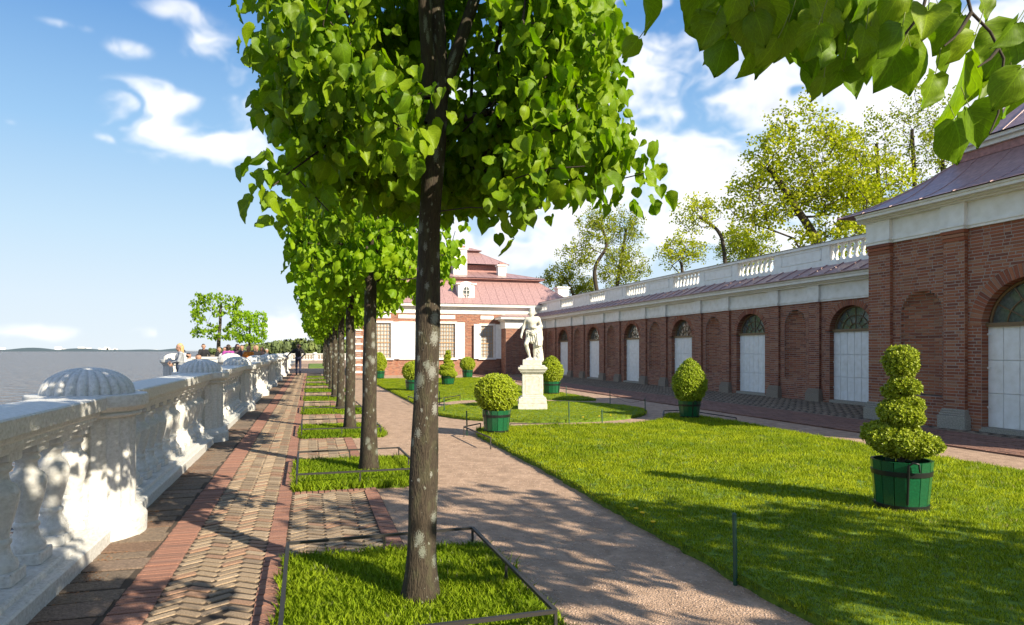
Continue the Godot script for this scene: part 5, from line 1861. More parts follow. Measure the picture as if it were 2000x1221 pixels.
func clump(sd: int, n: int, spread: float, size: float) -> ArrayMesh:  # spray of small leaves
	var rng := RandomNumberGenerator.new()
	rng.seed = sd
	var g := Geo.new()
	for i in n:
		var p := Vector3(rng.randfn(), rng.randfn(), rng.randfn()) * spread
		var y := Vector3(rng.randfn(), rng.randfn() * 0.7 + 0.2, rng.randfn()).normalized()
		var x := y.cross(Vector3(rng.randfn(), rng.randfn(), rng.randfn())).normalized()
		var s := size * rng.randf_range(0.7, 1.2)
		var z := x.cross(y)
		g.col = Color.WHITE.darkened(rng.randf() * 0.3)
		var a := p + y * s
		g.tri(p, p + x * s * 0.42 + y * s * 0.5 + z * s * 0.1, a)
		g.tri(p, a, p - x * s * 0.42 + y * s * 0.5 + z * s * 0.1)
	return g.mesh()

func oak(label: String, trunks: Array, blobs: Array, sd: int, tone: Color, r0: float, dens := 1.0) -> void:
	var rng := RandomNumberGenerator.new()
	rng.seed = sd
	var at: Vector3 = trunks[0][0]
	var root := thing("park_tree", label, "tree", at, 0.0, "old trees behind the gallery")
	var xf := []
	var cols := []
	for ti in trunks.size():
		var tp := []
		for p in trunks[ti]: tp.append(p - at)
		var tg := []
		for b in blobs:
			if b[3] != ti: continue
			for i in int(b[2]):
				var d := Vector3(rng.randfn(), rng.randfn(), rng.randfn()).normalized() * pow(rng.randf(), 0.42)
				tg.append(b[0] - at + d * b[1])
		part(root, "trunk", trunk_geo(tp, r0, r0 * 0.45, r0 * 0.5, rng, 12), M.oak_bark)
		var fine := []
		for i in tp.size() - 1:
			for k in 3:
				if i == 0 and k < 2: continue
				fine.append(tp[i].lerp(tp[i + 1], k / 3.0))
		fine.append(tp[-1])
		var tr := grow(fine, tg, 0.75, 0.34, rng, 0.05)
		tag(part(root, "branches", limbs(tr, 0.013, 6, r0 * 0.75), M.oak_bark), "", "", "", "stuff")
		for i in tr.tips:
			for j in int(3.7 * dens):
				var p: Vector3 = tr.pos[i] + Vector3(rng.randfn(), rng.randfn(), rng.randfn()) * 0.30
				var s := rng.randf_range(0.7, 1.25)
				xf.append(Transform3D(Basis(Vector3(rng.randfn(), rng.randfn(), rng.randfn()).normalized(), rng.randf() * TAU).scaled(Vector3.ONE * s), p))
				var k := rng.randf_range(0.75, 1.25)
				cols.append(Color(tone.r * k, tone.g * k, tone.b * rng.randf_range(0.7, 1.3)))
	tag(many(root, "crown", TEX.oak_clump, M.leaf, xf, cols), "", "", "", "stuff")

func park_trees() -> void:
	TEX.oak_clump = clump(4, 12, 0.15, 0.17)
	var yel := Color(0.64, 0.66, 0.03)
	var gre := Color(0.46, 0.50, 0.035)
	oak("big yellow-green tree with a leaning trunk behind the pavilion roof", [[Vector3(27.4, 0, -29.5), Vector3(26.8, 4, -29.7), Vector3(25.9, 7.0, -30), Vector3(24.4, 9.3, -30.3), Vector3(23.2, 11.2, -30.7)]],
		[[Vector3(24.9, 11.3, -30.2), Vector3(3.2, 3.1, 2.8), 190, 0], [Vector3(28.2, 9.6, -29.4), Vector3(2.6, 2.5, 2.4), 120, 0], [Vector3(22.6, 9.2, -31), Vector3(1.5, 1.9, 1.5), 40, 0], [Vector3(26.5, 7.4, -29.6), Vector3(2.5, 1.4, 2), 50, 0]], 201, yel, 0.33)
	oak("tall sparse tree with upright stems behind the pavilion", [[Vector3(39.6, 0, -36.5), Vector3(39.5, 8, -36.5), Vector3(39.3, 13, -36.6), Vector3(39.2, 16.5, -36.7)], [Vector3(37.6, 0, -37.2), Vector3(37.5, 8, -37.2), Vector3(37.0, 13, -37.3), Vector3(36.8, 15.5, -37.3)], [Vector3(41.0, 0, -36.0), Vector3(41, 9, -36.0), Vector3(41.1, 15, -36)]],
		[[Vector3(39.4, 16.0, -36.5), Vector3(2.4, 4.2, 2.2), 80, 0], [Vector3(35.6, 13.5, -37.3), Vector3(2.6, 4.2, 2.2), 100, 1], [Vector3(41.6, 15, -36), Vector3(2.0, 4.6, 2), 70, 2]], 202, gre * 1.1, 0.24, 0.8)
	oak("crooked tree pair beyond the far half of the gallery parapet", [[Vector3(24.6, 0, -55.5), Vector3(24.5, 5, -55.5), Vector3(24.1, 8.6, -55.6), Vector3(25.2, 10.8, -55.6), Vector3(24.6, 12.6, -55.6)], [Vector3(26.2, 0, -56.2), Vector3(26.4, 6, -56.2), Vector3(27.0, 9.6, -56.4), Vector3(27.6, 12.6, -56.5)]],
		[[Vector3(24.1, 12.4, -55.6), Vector3(1.8, 1.8, 1.6), 55, 0], [Vector3(27.4, 12.5, -56.5), Vector3(1.7, 2.1, 1.6), 50, 1], [Vector3(26.7, 8.9, -55.9), Vector3(2.5, 1.9, 2.0), 95, 1], [Vector3(22.6, 9.9, -55.6), Vector3(1.7, 1.2, 1.3), 40, 0]], 203, gre, 0.26, 0.9)
	oak("pollarded yellow-green trees with a bent limb beyond the middle of the gallery parapet", [[Vector3(30.6, 0, -45.2), Vector3(30.5, 5, -45.2), Vector3(30.3, 9.0, -45.3), Vector3(29.8, 10.6, -45.4), Vector3(28.3, 11.6, -45.5)], [Vector3(33.7, 0, -47.3), Vector3(33.8, 6, -47.3), Vector3(33.8, 11.2, -47.3)], [Vector3(27.6, 0, -46.2), Vector3(27.5, 5, -46.2), Vector3(27.2, 8.2, -46.3)]],
		[[Vector3(28.1, 11.8, -45.6), Vector3(2.0, 1.3, 1.5), 60, 0], [Vector3(33.7, 9.6, -47.3), Vector3(2.5, 2.2, 2.0), 150, 1], [Vector3(27.1, 9.0, -46), Vector3(2.1, 1.4, 1.6), 70, 2], [Vector3(31.6, 9.2, -45.4), Vector3(1.5, 1.8, 1.3), 45, 0]], 204, yel * 1.05, 0.24, 0.8)
	oak("small dark leaning tree beyond the palace end of the gallery parapet", [[Vector3(25.2, 0, -61.5), Vector3(25.0, 4, -61.5), Vector3(24.4, 7.0, -61.6), Vector3(23.5, 8.6, -61.7)]],
		[[Vector3(23.3, 8.6, -61.8), Vector3(1.9, 1.4, 1.5), 55, 0], [Vector3(25.4, 7.6, -61.6), Vector3(1.6, 1.4, 1.3), 45, 0]], 205, gre * 0.8, 0.24, 0.9)

# ---------------------------------------------------------------- topiary in tubs
func tub(root: Node3D, h: float, r0: float, r1: float) -> void:
	var n := 14
	var t := Node3D.new()
	t.name = "tub"
	root.add_child(t)
	for i in n:
		var g := Geo.new()
		var a0 := TAU * (i + 0.03) / n
		var a1 := TAU * (i + 0.97) / n
		var f := func(a: float, r: float, y: float) -> Vector3: return Vector3(sin(a) * r, y, cos(a) * r)
		g.hexa([f.call(a0, r0 - 0.025, 0.02), f.call(a1, r0 - 0.025, 0.02), f.call(a1, r1 - 0.025, h), f.call(a0, r1 - 0.025, h), f.call(a0, r0, 0.02), f.call(a1, r0, 0.02), f.call(a1, r1, h), f.call(a0, r1, h)])
		part(t, "stave", g, M.green_paint if i % 3 else M.green_paint_dark)
	for q in [[0.0, 0.042, 0.005], [h * 0.70, h * 0.70 + 0.042, 0.005]]:
		var g := Geo.new()
		var ra: float = lerpf(r0, r1, q[0] / h) + q[2]
		var rb: float = lerpf(r0, r1, q[1] / h) + q[2]
		g.lathe([Vector2(ra - 0.03, q[0]), Vector2(ra, q[0]), Vector2(ra, q[0]), Vector2(rb, q[1]), Vector2(rb, q[1]), Vector2(rb - 0.03, q[1])], 28)
		part(t, "hoop", g, M.iron_black)
	for s in [-1, 1]:
		var g := Geo.new()
		var b := Basis(Vector3.UP, s * 1.35 + PI * 0.5 * 0.0)
		var y := h * 0.95
		var rr := r1 + 0.012
		g.tube([b * Vector3(0.0, 0.06, r0 + 0.012), b * Vector3(0, h * 0.5, lerpf(r0, r1, 0.5) + 0.012), b * Vector3(0, y, rr), b * Vector3(0.03, y + 0.03, rr + 0.015), b * Vector3(0.075, y + 0.02, rr + 0.012), b * Vector3(0.085, y - 0.05, rr)], [0.010, 0.010, 0.011, 0.010, 0.009, 0.008], 6)
		part(t, "handle", g, M.iron_black)
	var g2 := Geo.new()
	g2.lathe([Vector2(0.0, h - 0.05), Vector2(r1 - 0.024, h - 0.05)], 20)
	g2.n = PackedVector3Array(Array(g2.n).map(func(_x: Vector3) -> Vector3: return Vector3.UP))
	part(t, "soil", g2, M.soil)

func foliage(root: Node3D, blobs: Array, dens: float, leaf: float, tone: Color, sd: int, lump := 0.09) -> void:  # blobs: centre, radii, point (0 round .. 1 pointed)
	var rng := RandomNumberGenerator.new()
	rng.seed = sd
	var nz := FastNoiseLite.new()
	nz.seed = sd
	nz.frequency = 6.0
	var core := Geo.new()
	var xf := []
	var cols := []
	var shape := func(b: Array, d: Vector3) -> Vector3:
		var q: Vector3 = d * b[1]
		if b[2] > 0.0 and d.y > 0.0:
			var k: float = 1.0 - b[2] * pow(d.y, 1.6) * 0.55
			q.x *= k
			q.z *= k
			q.y *= 1.0 + b[2] * 0.05
		return b[0] + q
	for b in blobs:
		var rows := []
		for j in 11:
			var th := PI * (j / 10.0 - 0.5)
			var row := []
			for s in 18:
				var an := -TAU * s / 18.0
				var d := Vector3(cos(th) * cos(an), sin(th), cos(th) * sin(an))
				var p: Vector3 = shape.call(b, d)
				row.append(b[0] + (p - b[0]) * (0.85 - lump * 0.6 + lump * nz.get_noise_3dv(p)))
			rows.append(row)
		core.grid(rows, true)
		var area: float = 4.0 * PI * pow((pow(b[1].x * b[1].y, 1.6) * 2.0 + pow(b[1].x * b[1].z, 1.6)) / 3.0, 1.0 / 1.6)
		for i in int(area * dens):
			var d := Vector3(rng.randfn(), rng.randfn(), rng.randfn()).normalized()
			var p: Vector3 = shape.call(b, d)
			var inside := false
			for o in blobs:
				if o != b and ((p - o[0]) / o[1]).length_squared() < 0.7:
					inside = true
					break
			if inside: continue
			var bump := nz.get_noise_3dv(p)
			p = b[0] + (p - b[0]) * (0.93 + lump * bump + rng.randf_range(-0.07, 0.055) * (1.0 + lump * 3.0))
			var up := (d + Vector3(rng.randfn(), rng.randfn(), rng.randfn()) * 0.35).normalized()
			var bs := Basis(Quaternion(Vector3.UP, up)) * Basis(Vector3.UP, rng.randf() * TAU)
			xf.append(Transform3D(bs.scaled(Vector3.ONE * leaf * rng.randf_range(0.75, 1.3)), p))
			var k := rng.randf()
			var c := Color(tone.r * 0.85, tone.g * 0.9, tone.b).lerp(tone, k)
			cols.append(c)
	part(root, "inner_twigs", core, M.box_core)
	tag(many(root, "foliage", TEX.sprig, M.box_leaf, xf, cols), "", "", "", "stuff")

func sprig_mesh() -> ArrayMesh:  # shoot with seven little leaves round it, one unit long
	var g := Geo.new()
	for i in 7:
		var an := i * 2.4
		var lift := 0.15 + 0.11 * i
		var o := Vector3(0, lift * 0.7 - 0.3, 0)
		var dir := Vector3(cos(an), 0.55 + 0.12 * i, sin(an)).normalized()
		var x := dir.cross(Vector3.UP).normalized()
		var s := 0.62
		g.tri(o, o + dir * s * 0.5 + x * s * 0.3, o + dir * s)
		g.tri(o, o + dir * s, o + dir * s * 0.5 - x * s * 0.3)
	return g.mesh()

func topiary(label: String, at: Vector3, turn: float, h: float, r0: float, r1: float, blobs: Array, dens: float, leaf: float, sd: int, tone := Color(0.36, 0.42, 0.02)) -> Node3D:
	var root := thing("topiary", label, "topiary", at, turn, "topiaries in green tubs")
	tub(root, h, r0, r1)
	var g := Geo.new()
	g.tube([Vector3(0, h - 0.08, 0), Vector3(0.01, h + 0.1, 0.0), Vector3(0, blobs[-1][0].y, 0)], [0.03, 0.022, 0.012], 7)
	part(root, "stem", g, M.twig)
	foliage(root, blobs, dens, leaf, tone, sd, 0.26 if blobs.size() > 2 else 0.09)
	return root

func swirl(tiers: Array, top: float, ball: float) -> Array:  # clipped ramp winding up to a ball; tier: height, radius, thickness, tilt
	var out := []
	for i in tiers.size():
		var q: Array = tiers[i]
		var n := 6 if q[3] > 0.0 else 1
		for k in n:
			var an := TAU * k / n + i * 1.1
			var o: float = q[3] + 0.02 if n > 1 else 0.03
			out.append([Vector3(cos(an) * o + 0.03 * sin(i * 2.1), q[0] + (float(k) / n - 0.5) * q[2] * 1.5, sin(an) * o), Vector3(q[1], q[2], q[1]), 0.0])
	out.append([Vector3(0.02, top, 0), Vector3(ball, ball * 0.93, ball), 0.0])
	return out

func topiaries() -> void:
	TEX.sprig = sprig_mesh()
	var y := 0.072
	topiary("round clipped box ball in a green tub beside the iron corner rail", Vector3(3.04, y, -11.2), 0.3, 0.38, 0.205, 0.242, [[Vector3(0, 0.66, 0), Vector3(0.36, 0.33, 0.36), 0.0]], 2400.0, 0.042, 301)
	topiary("pointed egg-shaped box bush in a green tub at the lawn corner near the gallery", Vector3(7.55, y, -12.52), 1.1, 0.35, 0.19, 0.232, [[Vector3(0, 0.73, 0), Vector3(0.345, 0.47, 0.345), 0.9]], 2400.0, 0.042, 302, Color(0.31, 0.38, 0.018))
	topiary("spiral-cut box bush in a large green tub on the sunny lawn", Vector3(5.03, y, -4.82), 0.75, 0.42, 0.212, 0.248, swirl([[0.60, 0.215, 0.10, 0.075], [0.73, 0.09, 0.07, 0.0], [0.86, 0.115, 0.08, 0.055], [0.965, 0.075, 0.05, 0.0], [1.055, 0.085, 0.055, 0.05], [1.14, 0.06, 0.045, 0.0]], 1.285, 0.14), 3400.0, 0.034, 303, Color(0.32, 0.37, 0.02))
	topiary("egg-shaped box bush in a green tub behind the statue pedestal", Vector3(7.5, y, -20.8), 2.0, 0.40, 0.25, 0.285, [[Vector3(0, 0.76, 0), Vector3(0.37, 0.44, 0.37), 0.8]], 1600.0, 0.05, 304)
	topiary("small spiral-cut box bush in a green tub on the far lawn", Vector3(5.45, y, -27.7), 0.2, 0.38, 0.235, 0.285, swirl([[0.52, 0.28, 0.14, 0.08], [0.66, 0.15, 0.06, 0.0], [0.77, 0.20, 0.09, 0.07], [0.87, 0.09, 0.05, 0.0], [0.95, 0.13, 0.06, 0.05], [1.05, 0.09, 0.05, 0.02], [1.17, 0.09, 0.06, 0.03]], 1.32, 0.11), 1700.0, 0.045, 305)
	topiary("round box ball in a green tub before the shuttered palace window", Vector3(7.89, y, -34.8), 0.9, 0.40, 0.25, 0.29, [[Vector3(0, 0.70, 0), Vector3(0.39, 0.36, 0.39), 0.0]], 1000.0, 0.06, 306)
	topiary("egg-shaped box bush in a green tub at the far lawn's palace corner by the walk", Vector3(3.35, y, -34.8), 0.5, 0.38, 0.24, 0.28, [[Vector3(0, 0.80, 0), Vector3(0.36, 0.50, 0.36), 0.6]], 1000.0, 0.06, 307)
	topiary("round box ball in a green tub on the gravel side of the far lawn", Vector3(3.46, y, -23.8), 1.5, 0.38, 0.24, 0.28, [[Vector3(0, 0.68, 0), Vector3(0.37, 0.34, 0.37), 0.0]], 1400.0, 0.05, 308)

# ---------------------------------------------------------------- bodies: tapered bones joined by a smooth minimum, meshed as surface nets
func bones_mesh(g: Geo, bones: Array, cell: float, blend: float, fold: Variant = null) -> void:  # bone: [a, b, ra, rb, colour]
	var lo := Vector3.ONE * 1e9
	var hi := -lo
	for b in bones:
		var m := maxf(b[2], b[3]) + cell * 3.0
		lo = lo.min(b[0].min(b[1]) - Vector3.ONE * m)
		hi = hi.max(b[0].max(b[1]) + Vector3.ONE * m)
	var nx := int((hi.x - lo.x) / cell) + 2
	var ny := int((hi.y - lo.y) / cell) + 2
	var nz := int((hi.z - lo.z) / cell) + 2
	var f := PackedFloat32Array()
	f.resize(nx * ny * nz)
	f.fill(9.0)
	var raw := PackedFloat32Array()
	raw.resize(f.size())
	raw.fill(9.0)
	var own := PackedByteArray()
	own.resize(f.size())
	for bi in bones.size():
		var b: Array = bones[bi]
		var a: Vector3 = b[0]
		var e: Vector3 = b[1]
		var ba := e - a
		var ll := maxf(ba.length_squared(), 1e-9)
		var ra: float = b[2]
		var rb: float = b[3]
		var m := maxf(ra, rb) + cell * 3.0 + blend
		var l := ((a.min(e) - Vector3.ONE * m - lo) / cell).max(Vector3.ZERO)
		var h := ((a.max(e) + Vector3.ONE * m - lo) / cell)
		for k in range(int(l.z), mini(int(h.z) + 1, nz - 1) + 1):
			for j in range(int(l.y), mini(int(h.y) + 1, ny - 1) + 1):
				for i in range(int(l.x), mini(int(h.x) + 1, nx - 1) + 1):
					var p := lo + Vector3(i, j, k) * cell
					var pa := p - a
					var t := clampf(pa.dot(ba) / ll, 0.0, 1.0)
					var d := (pa - ba * t).length() - lerpf(ra, rb, t)
					var at := (k * ny + j) * nx + i
					if d < raw[at]:
						raw[at] = d
						own[at] = bi
					var c := f[at]
					if c > 8.0:
						f[at] = d
					else:
						var q := maxf(blend - absf(c - d), 0.0) / blend
						f[at] = minf(c, d) - q * q * blend * 0.25
	if fold != null:
		for k in nz:
			for j in ny:
				for i in nx:
					var at := (k * ny + j) * nx + i
					if f[at] < cell * 3.0:
						f[at] += fold.call(lo + Vector3(i, j, k) * cell, own[at])
	var id := PackedInt32Array()
	id.resize(f.size())
	id.fill(-1)
	var off := [0, 1, nx, nx + 1, nx * ny, nx * ny + 1, nx * ny + nx, nx * ny + nx + 1]
	var edges := [[0, 1], [2, 3], [4, 5], [6, 7], [0, 2], [1, 3], [4, 6], [5, 7], [0, 4], [1, 5], [2, 6], [3, 7]]
	var k0 := g.v.size()
	for k in nz - 1:
		for j in ny - 1:
			var base := (k * ny + j) * nx
			for i in nx - 1:
				var at := base + i
				var s := 0
				for c in 8:
					if f[at + off[c]] < 0.0: s += 1
				if s == 0 or s == 8: continue
				var sum := Vector3.ZERO
				var n := 0
				for e in edges:
					var va := f[at + off[e[0]]]
					var vb := f[at + off[e[1]]]
					if (va < 0.0) == (vb < 0.0): continue
					var t := va / (va - vb)
					var pa := Vector3(e[0] & 1, (e[0] >> 1) & 1, e[0] >> 2)
					var pb := Vector3(e[1] & 1, (e[1] >> 1) & 1, e[1] >> 2)
					sum += pa.lerp(pb, t)
					n += 1
				id[at] = g.v.size()
				g.col = bones[own[at]][4]
				g.vert(lo + (Vector3(i, j, k) + sum / n) * cell, Vector3.ZERO)
	var step := [1, nx, nx * ny]
	for k in range(1, nz - 1):
		for j in range(1, ny - 1):
			for i in range(1, nx - 1):
				var at := (k * ny + j) * nx + i
				for ax in 3:
					if (f[at] < 0.0) == (f[at + step[ax]] < 0.0): continue
					var u: int = step[(ax + 1) % 3]
					var w: int = step[(ax + 2) % 3]
					var q := [id[at - u - w], id[at - w], id[at], id[at - u]]
					if q.has(-1): continue
					if f[at] >= 0.0: q.reverse()
					# q runs counter-clockwise seen from outside
					var nn := (g.v[q[1]] - g.v[q[0]]).cross(g.v[q[2]] - g.v[q[0]])
					for c in q: g.n[c] = g.n[c] + nn
					g.ix.append_array([q[0], q[2], q[1], q[0], q[3], q[2]])
	for i in range(k0, g.v.size()):
		g.n[i] = g.n[i].normalized()

func hand(g: Geo, wrist: Vector3, dir: Vector3, palm: Vector3, skin: Color, s: float) -> void:  # five bent fingers beyond a flat palm
	var d := dir.normalized()
	var p := (palm - d * palm.dot(d)).normalized()
	var side := d.cross(p)
	g.col = skin
	for i in 4:
		var o := wrist + d * 0.075 * s + side * (0.03 - 0.02 * i) * s
		var l: float = [0.062, 0.07, 0.066, 0.052][i] * s
		g.tube([o, o + d * l * 0.5 + p * 0.008 * s, o + d * l * 0.85 + p * 0.03 * s, o + d * l * 0.8 + p * 0.045 * s], [0.009 * s, 0.0085 * s, 0.008 * s, 0.004 * s], 5)
	var o2 := wrist + d * 0.03 * s + side * 0.032 * s
	g.tube([o2, o2 + (d * 0.6 + side).normalized() * 0.035 * s, o2 + (d + side * 0.7 + p * 0.4).normalized() * 0.06 * s], [0.011 * s, 0.0095 * s, 0.006 * s], 5)

func person(label: String, at: Vector3, turn: float, tall: float, top: Color, legs: Color, hair: Color, opt := {}) -> Node3D:
	var root := thing("person", label, "person", at, turn, "visitors on the terrace and the walk")
	var s := tall / 1.77
	var skin := Color(0.52, 0.30, 0.21)
	var shoe := Color(0.03, 0.025, 0.022)
	var sit: bool = opt.get("sit", false)
	var dy := -0.47 if sit else 0.0
	var V := func(x: float, y: float, z: float) -> Vector3: return Vector3(x, y, z) * s
	var B := []
	var add := func(a: Vector3, b: Vector3, ra: float, rb: float, c: Color) -> void: B.append([a, b, ra * s, rb * s, c])
	var stride: float = opt.get("stride", 0.0)
	for k in [-1, 1]:
		var hip: Vector3 = V.call(k * 0.085, 0.92 + dy, 0)
		var knee: Vector3 = V.call(k * 0.10, 0.49, 0.03 + stride * k * 0.08)
		var ank: Vector3 = V.call(k * 0.095, 0.085, -0.03 + stride * k * 0.14)
		if sit:
			knee = V.call(k * 0.11, 0.49, 0.42)
			ank = V.call(k * 0.11, 0.085, 0.40)
		add.call(hip, knee, 0.088, 0.062, legs)
		add.call(knee, ank, 0.06, 0.045, legs)
		add.call(ank + V.call(0, -0.035, -0.02), ank + V.call(k * 0.02, -0.05, 0.15), 0.042, 0.034, shoe)
	add.call(V.call(-0.06, 0.95 + dy, 0), V.call(0.06, 0.95 + dy, 0), 0.12, 0.12, legs)
	add.call(V.call(0, 1.04 + dy, 0), V.call(0, 1.30 + dy, 0.0), 0.125, 0.145, top)
	add.call(V.call(-0.07, 1.06 + dy, 0), V.call(-0.09, 1.32 + dy, 0.0), 0.09, 0.10, top)
	add.call(V.call(0.07, 1.06 + dy, 0), V.call(0.09, 1.32 + dy, 0.0), 0.09, 0.10, top)
	add.call(V.call(-0.15, 1.415 + dy, -0.01), V.call(0.15, 1.415 + dy, -0.01), 0.068, 0.068, top)
	add.call(V.call(0, 1.44 + dy, -0.01), V.call(0, 1.53 + dy, 0.01), 0.056, 0.052, skin)
	var arms: Array = opt.get("arms", [[Vector3(0.25, 1.16, -0.03), Vector3(0.25, 0.92, 0.05)], [Vector3(-0.25, 1.16, -0.03), Vector3(-0.25, 0.92, 0.05)]])
	var g := Geo.new()
	for k in 2:
		var sh: Vector3 = V.call(0.18 if k == 0 else -0.18, 1.41 + dy, -0.01)
		var el: Vector3 = arms[k][0] * s + V.call(0, dy, 0)
		var wr: Vector3 = arms[k][1] * s + V.call(0, dy, 0)
		add.call(sh, el, 0.06, 0.048, top)
		add.call(el, wr, 0.047, 0.034, opt.get("sleeve", top))
		var d := (wr - el).normalized()
		add.call(wr, wr + d * 0.075 * s, 0.027, 0.03, skin)
	if opt.has("pack"):
		add.call(V.call(-0.07, 1.14 + dy, -0.17), V.call(-0.07, 1.34 + dy, -0.17), 0.09, 0.08, opt.pack)
		add.call(V.call(0.07, 1.14 + dy, -0.17), V.call(0.07, 1.34 + dy, -0.17), 0.09, 0.08, opt.pack)
	bones_mesh(g, B, 0.021 * s, 0.03 * s)
	var stripes: Color = opt.get("stripe", Color(0, 0, 0, 0))
	if stripes.a > 0.0:
		for i in g.v.size():
			if g.c[i].is_equal_approx(top) and sin(g.v[i].y * 130.0 / s) > 0.2: g.c[i] = stripes
	# head: skull, jaw, nose, ears, eyes, mouth
	var hy := 1.61 + dy
	var H := [[V.call(0, hy - 0.045, 0.025), V.call(0, hy + 0.03, 0.0), 0.070 * s, 0.093 * s, skin], [V.call(0, hy + 0.035, -0.02), V.call(0, hy + 0.03, 0.02), 0.092 * s, 0.088 * s, skin], [V.call(0, hy - 0.095, 0.055), V.call(0, hy - 0.05, 0.05), 0.030 * s, 0.05 * s, skin],
		[V.call(0, hy + 0.01, 0.098), V.call(0, hy - 0.025, 0.115), 0.010 * s, 0.015 * s, skin], [V.call(-0.092, hy - 0.01, 0.0), V.call(-0.094, hy + 0.02, -0.005), 0.016 * s, 0.019 * s, skin], [V.call(0.092, hy - 0.01, 0.0), V.call(0.094, hy + 0.02, -0.005), 0.016 * s, 0.019 * s, skin], [V.call(-0.02, hy - 0.062, 0.092), V.call(0.02, hy - 0.062, 0.092), 0.011 * s, 0.011 * s, Color(0.42, 0.16, 0.13)]]
	var hg := Geo.new()
	bones_mesh(hg, H, 0.011 * s, 0.02 * s)
	for k in [-1, 1]:
		hg.col = Color(0.03, 0.02, 0.015)
		hg.box(V.call(k * 0.034, hy + 0.012, 0.087), Vector3(0.022, 0.009, 0.012) * s)
	var face: float = opt.get("look", 0.0)
	var hb := Basis(Vector3.UP, face)
	var k1 := g.v.size()
	for i in hg.v.size():
		g.v.append(hb * hg.v[i])
		g.n.append(hb * hg.n[i])
		g.c.append(hg.c[i])
		g.uv.append(Vector2.ZERO)
	for i in hg.ix: g.ix.append(i + k1)
	for k in 2:
		var el: Vector3 = arms[k][0] * s + V.call(0, dy, 0)
		var wr: Vector3 = arms[k][1] * s + V.call(0, dy, 0)
		hand(g, wr, wr - el, Vector3(0, -0.6, 1) if k == 0 else Vector3(0, -0.6, 1), skin, s)
	part(root, "body", g, M.cloth)
	var hr := [[V.call(0, hy + 0.045, -0.012), V.call(0, hy + 0.01, -0.04), 0.092 * s, 0.080 * s, hair], [V.call(0, hy + 0.072, 0.03), V.call(0, hy + 0.08, -0.02), 0.056 * s, 0.066 * s, hair]]
	var lon: float = opt.get("long", 0.0)
	if lon > 0.0:
		hr.append([V.call(0, hy + 0.01, -0.06), V.call(0.0, hy - lon, -0.085), 0.070 * s, 0.045 * s, hair])
		hr.append([V.call(0.055, hy + 0.0, -0.045), V.call(0.07, hy - lon * 0.8, -0.05), 0.042 * s, 0.028 * s, hair])
		hr.append([V.call(-0.055, hy + 0.0, -0.045), V.call(-0.07, hy - lon * 0.8, -0.05), 0.042 * s, 0.028 * s, hair])
	var gg := Geo.new()
	bones_mesh(gg, hr, 0.014 * s, 0.03 * s)
	var ho := part(root, "cap" if opt.get("cap", false) else "hair", gg, M.hair)
	ho.rotation.y = face
	return root

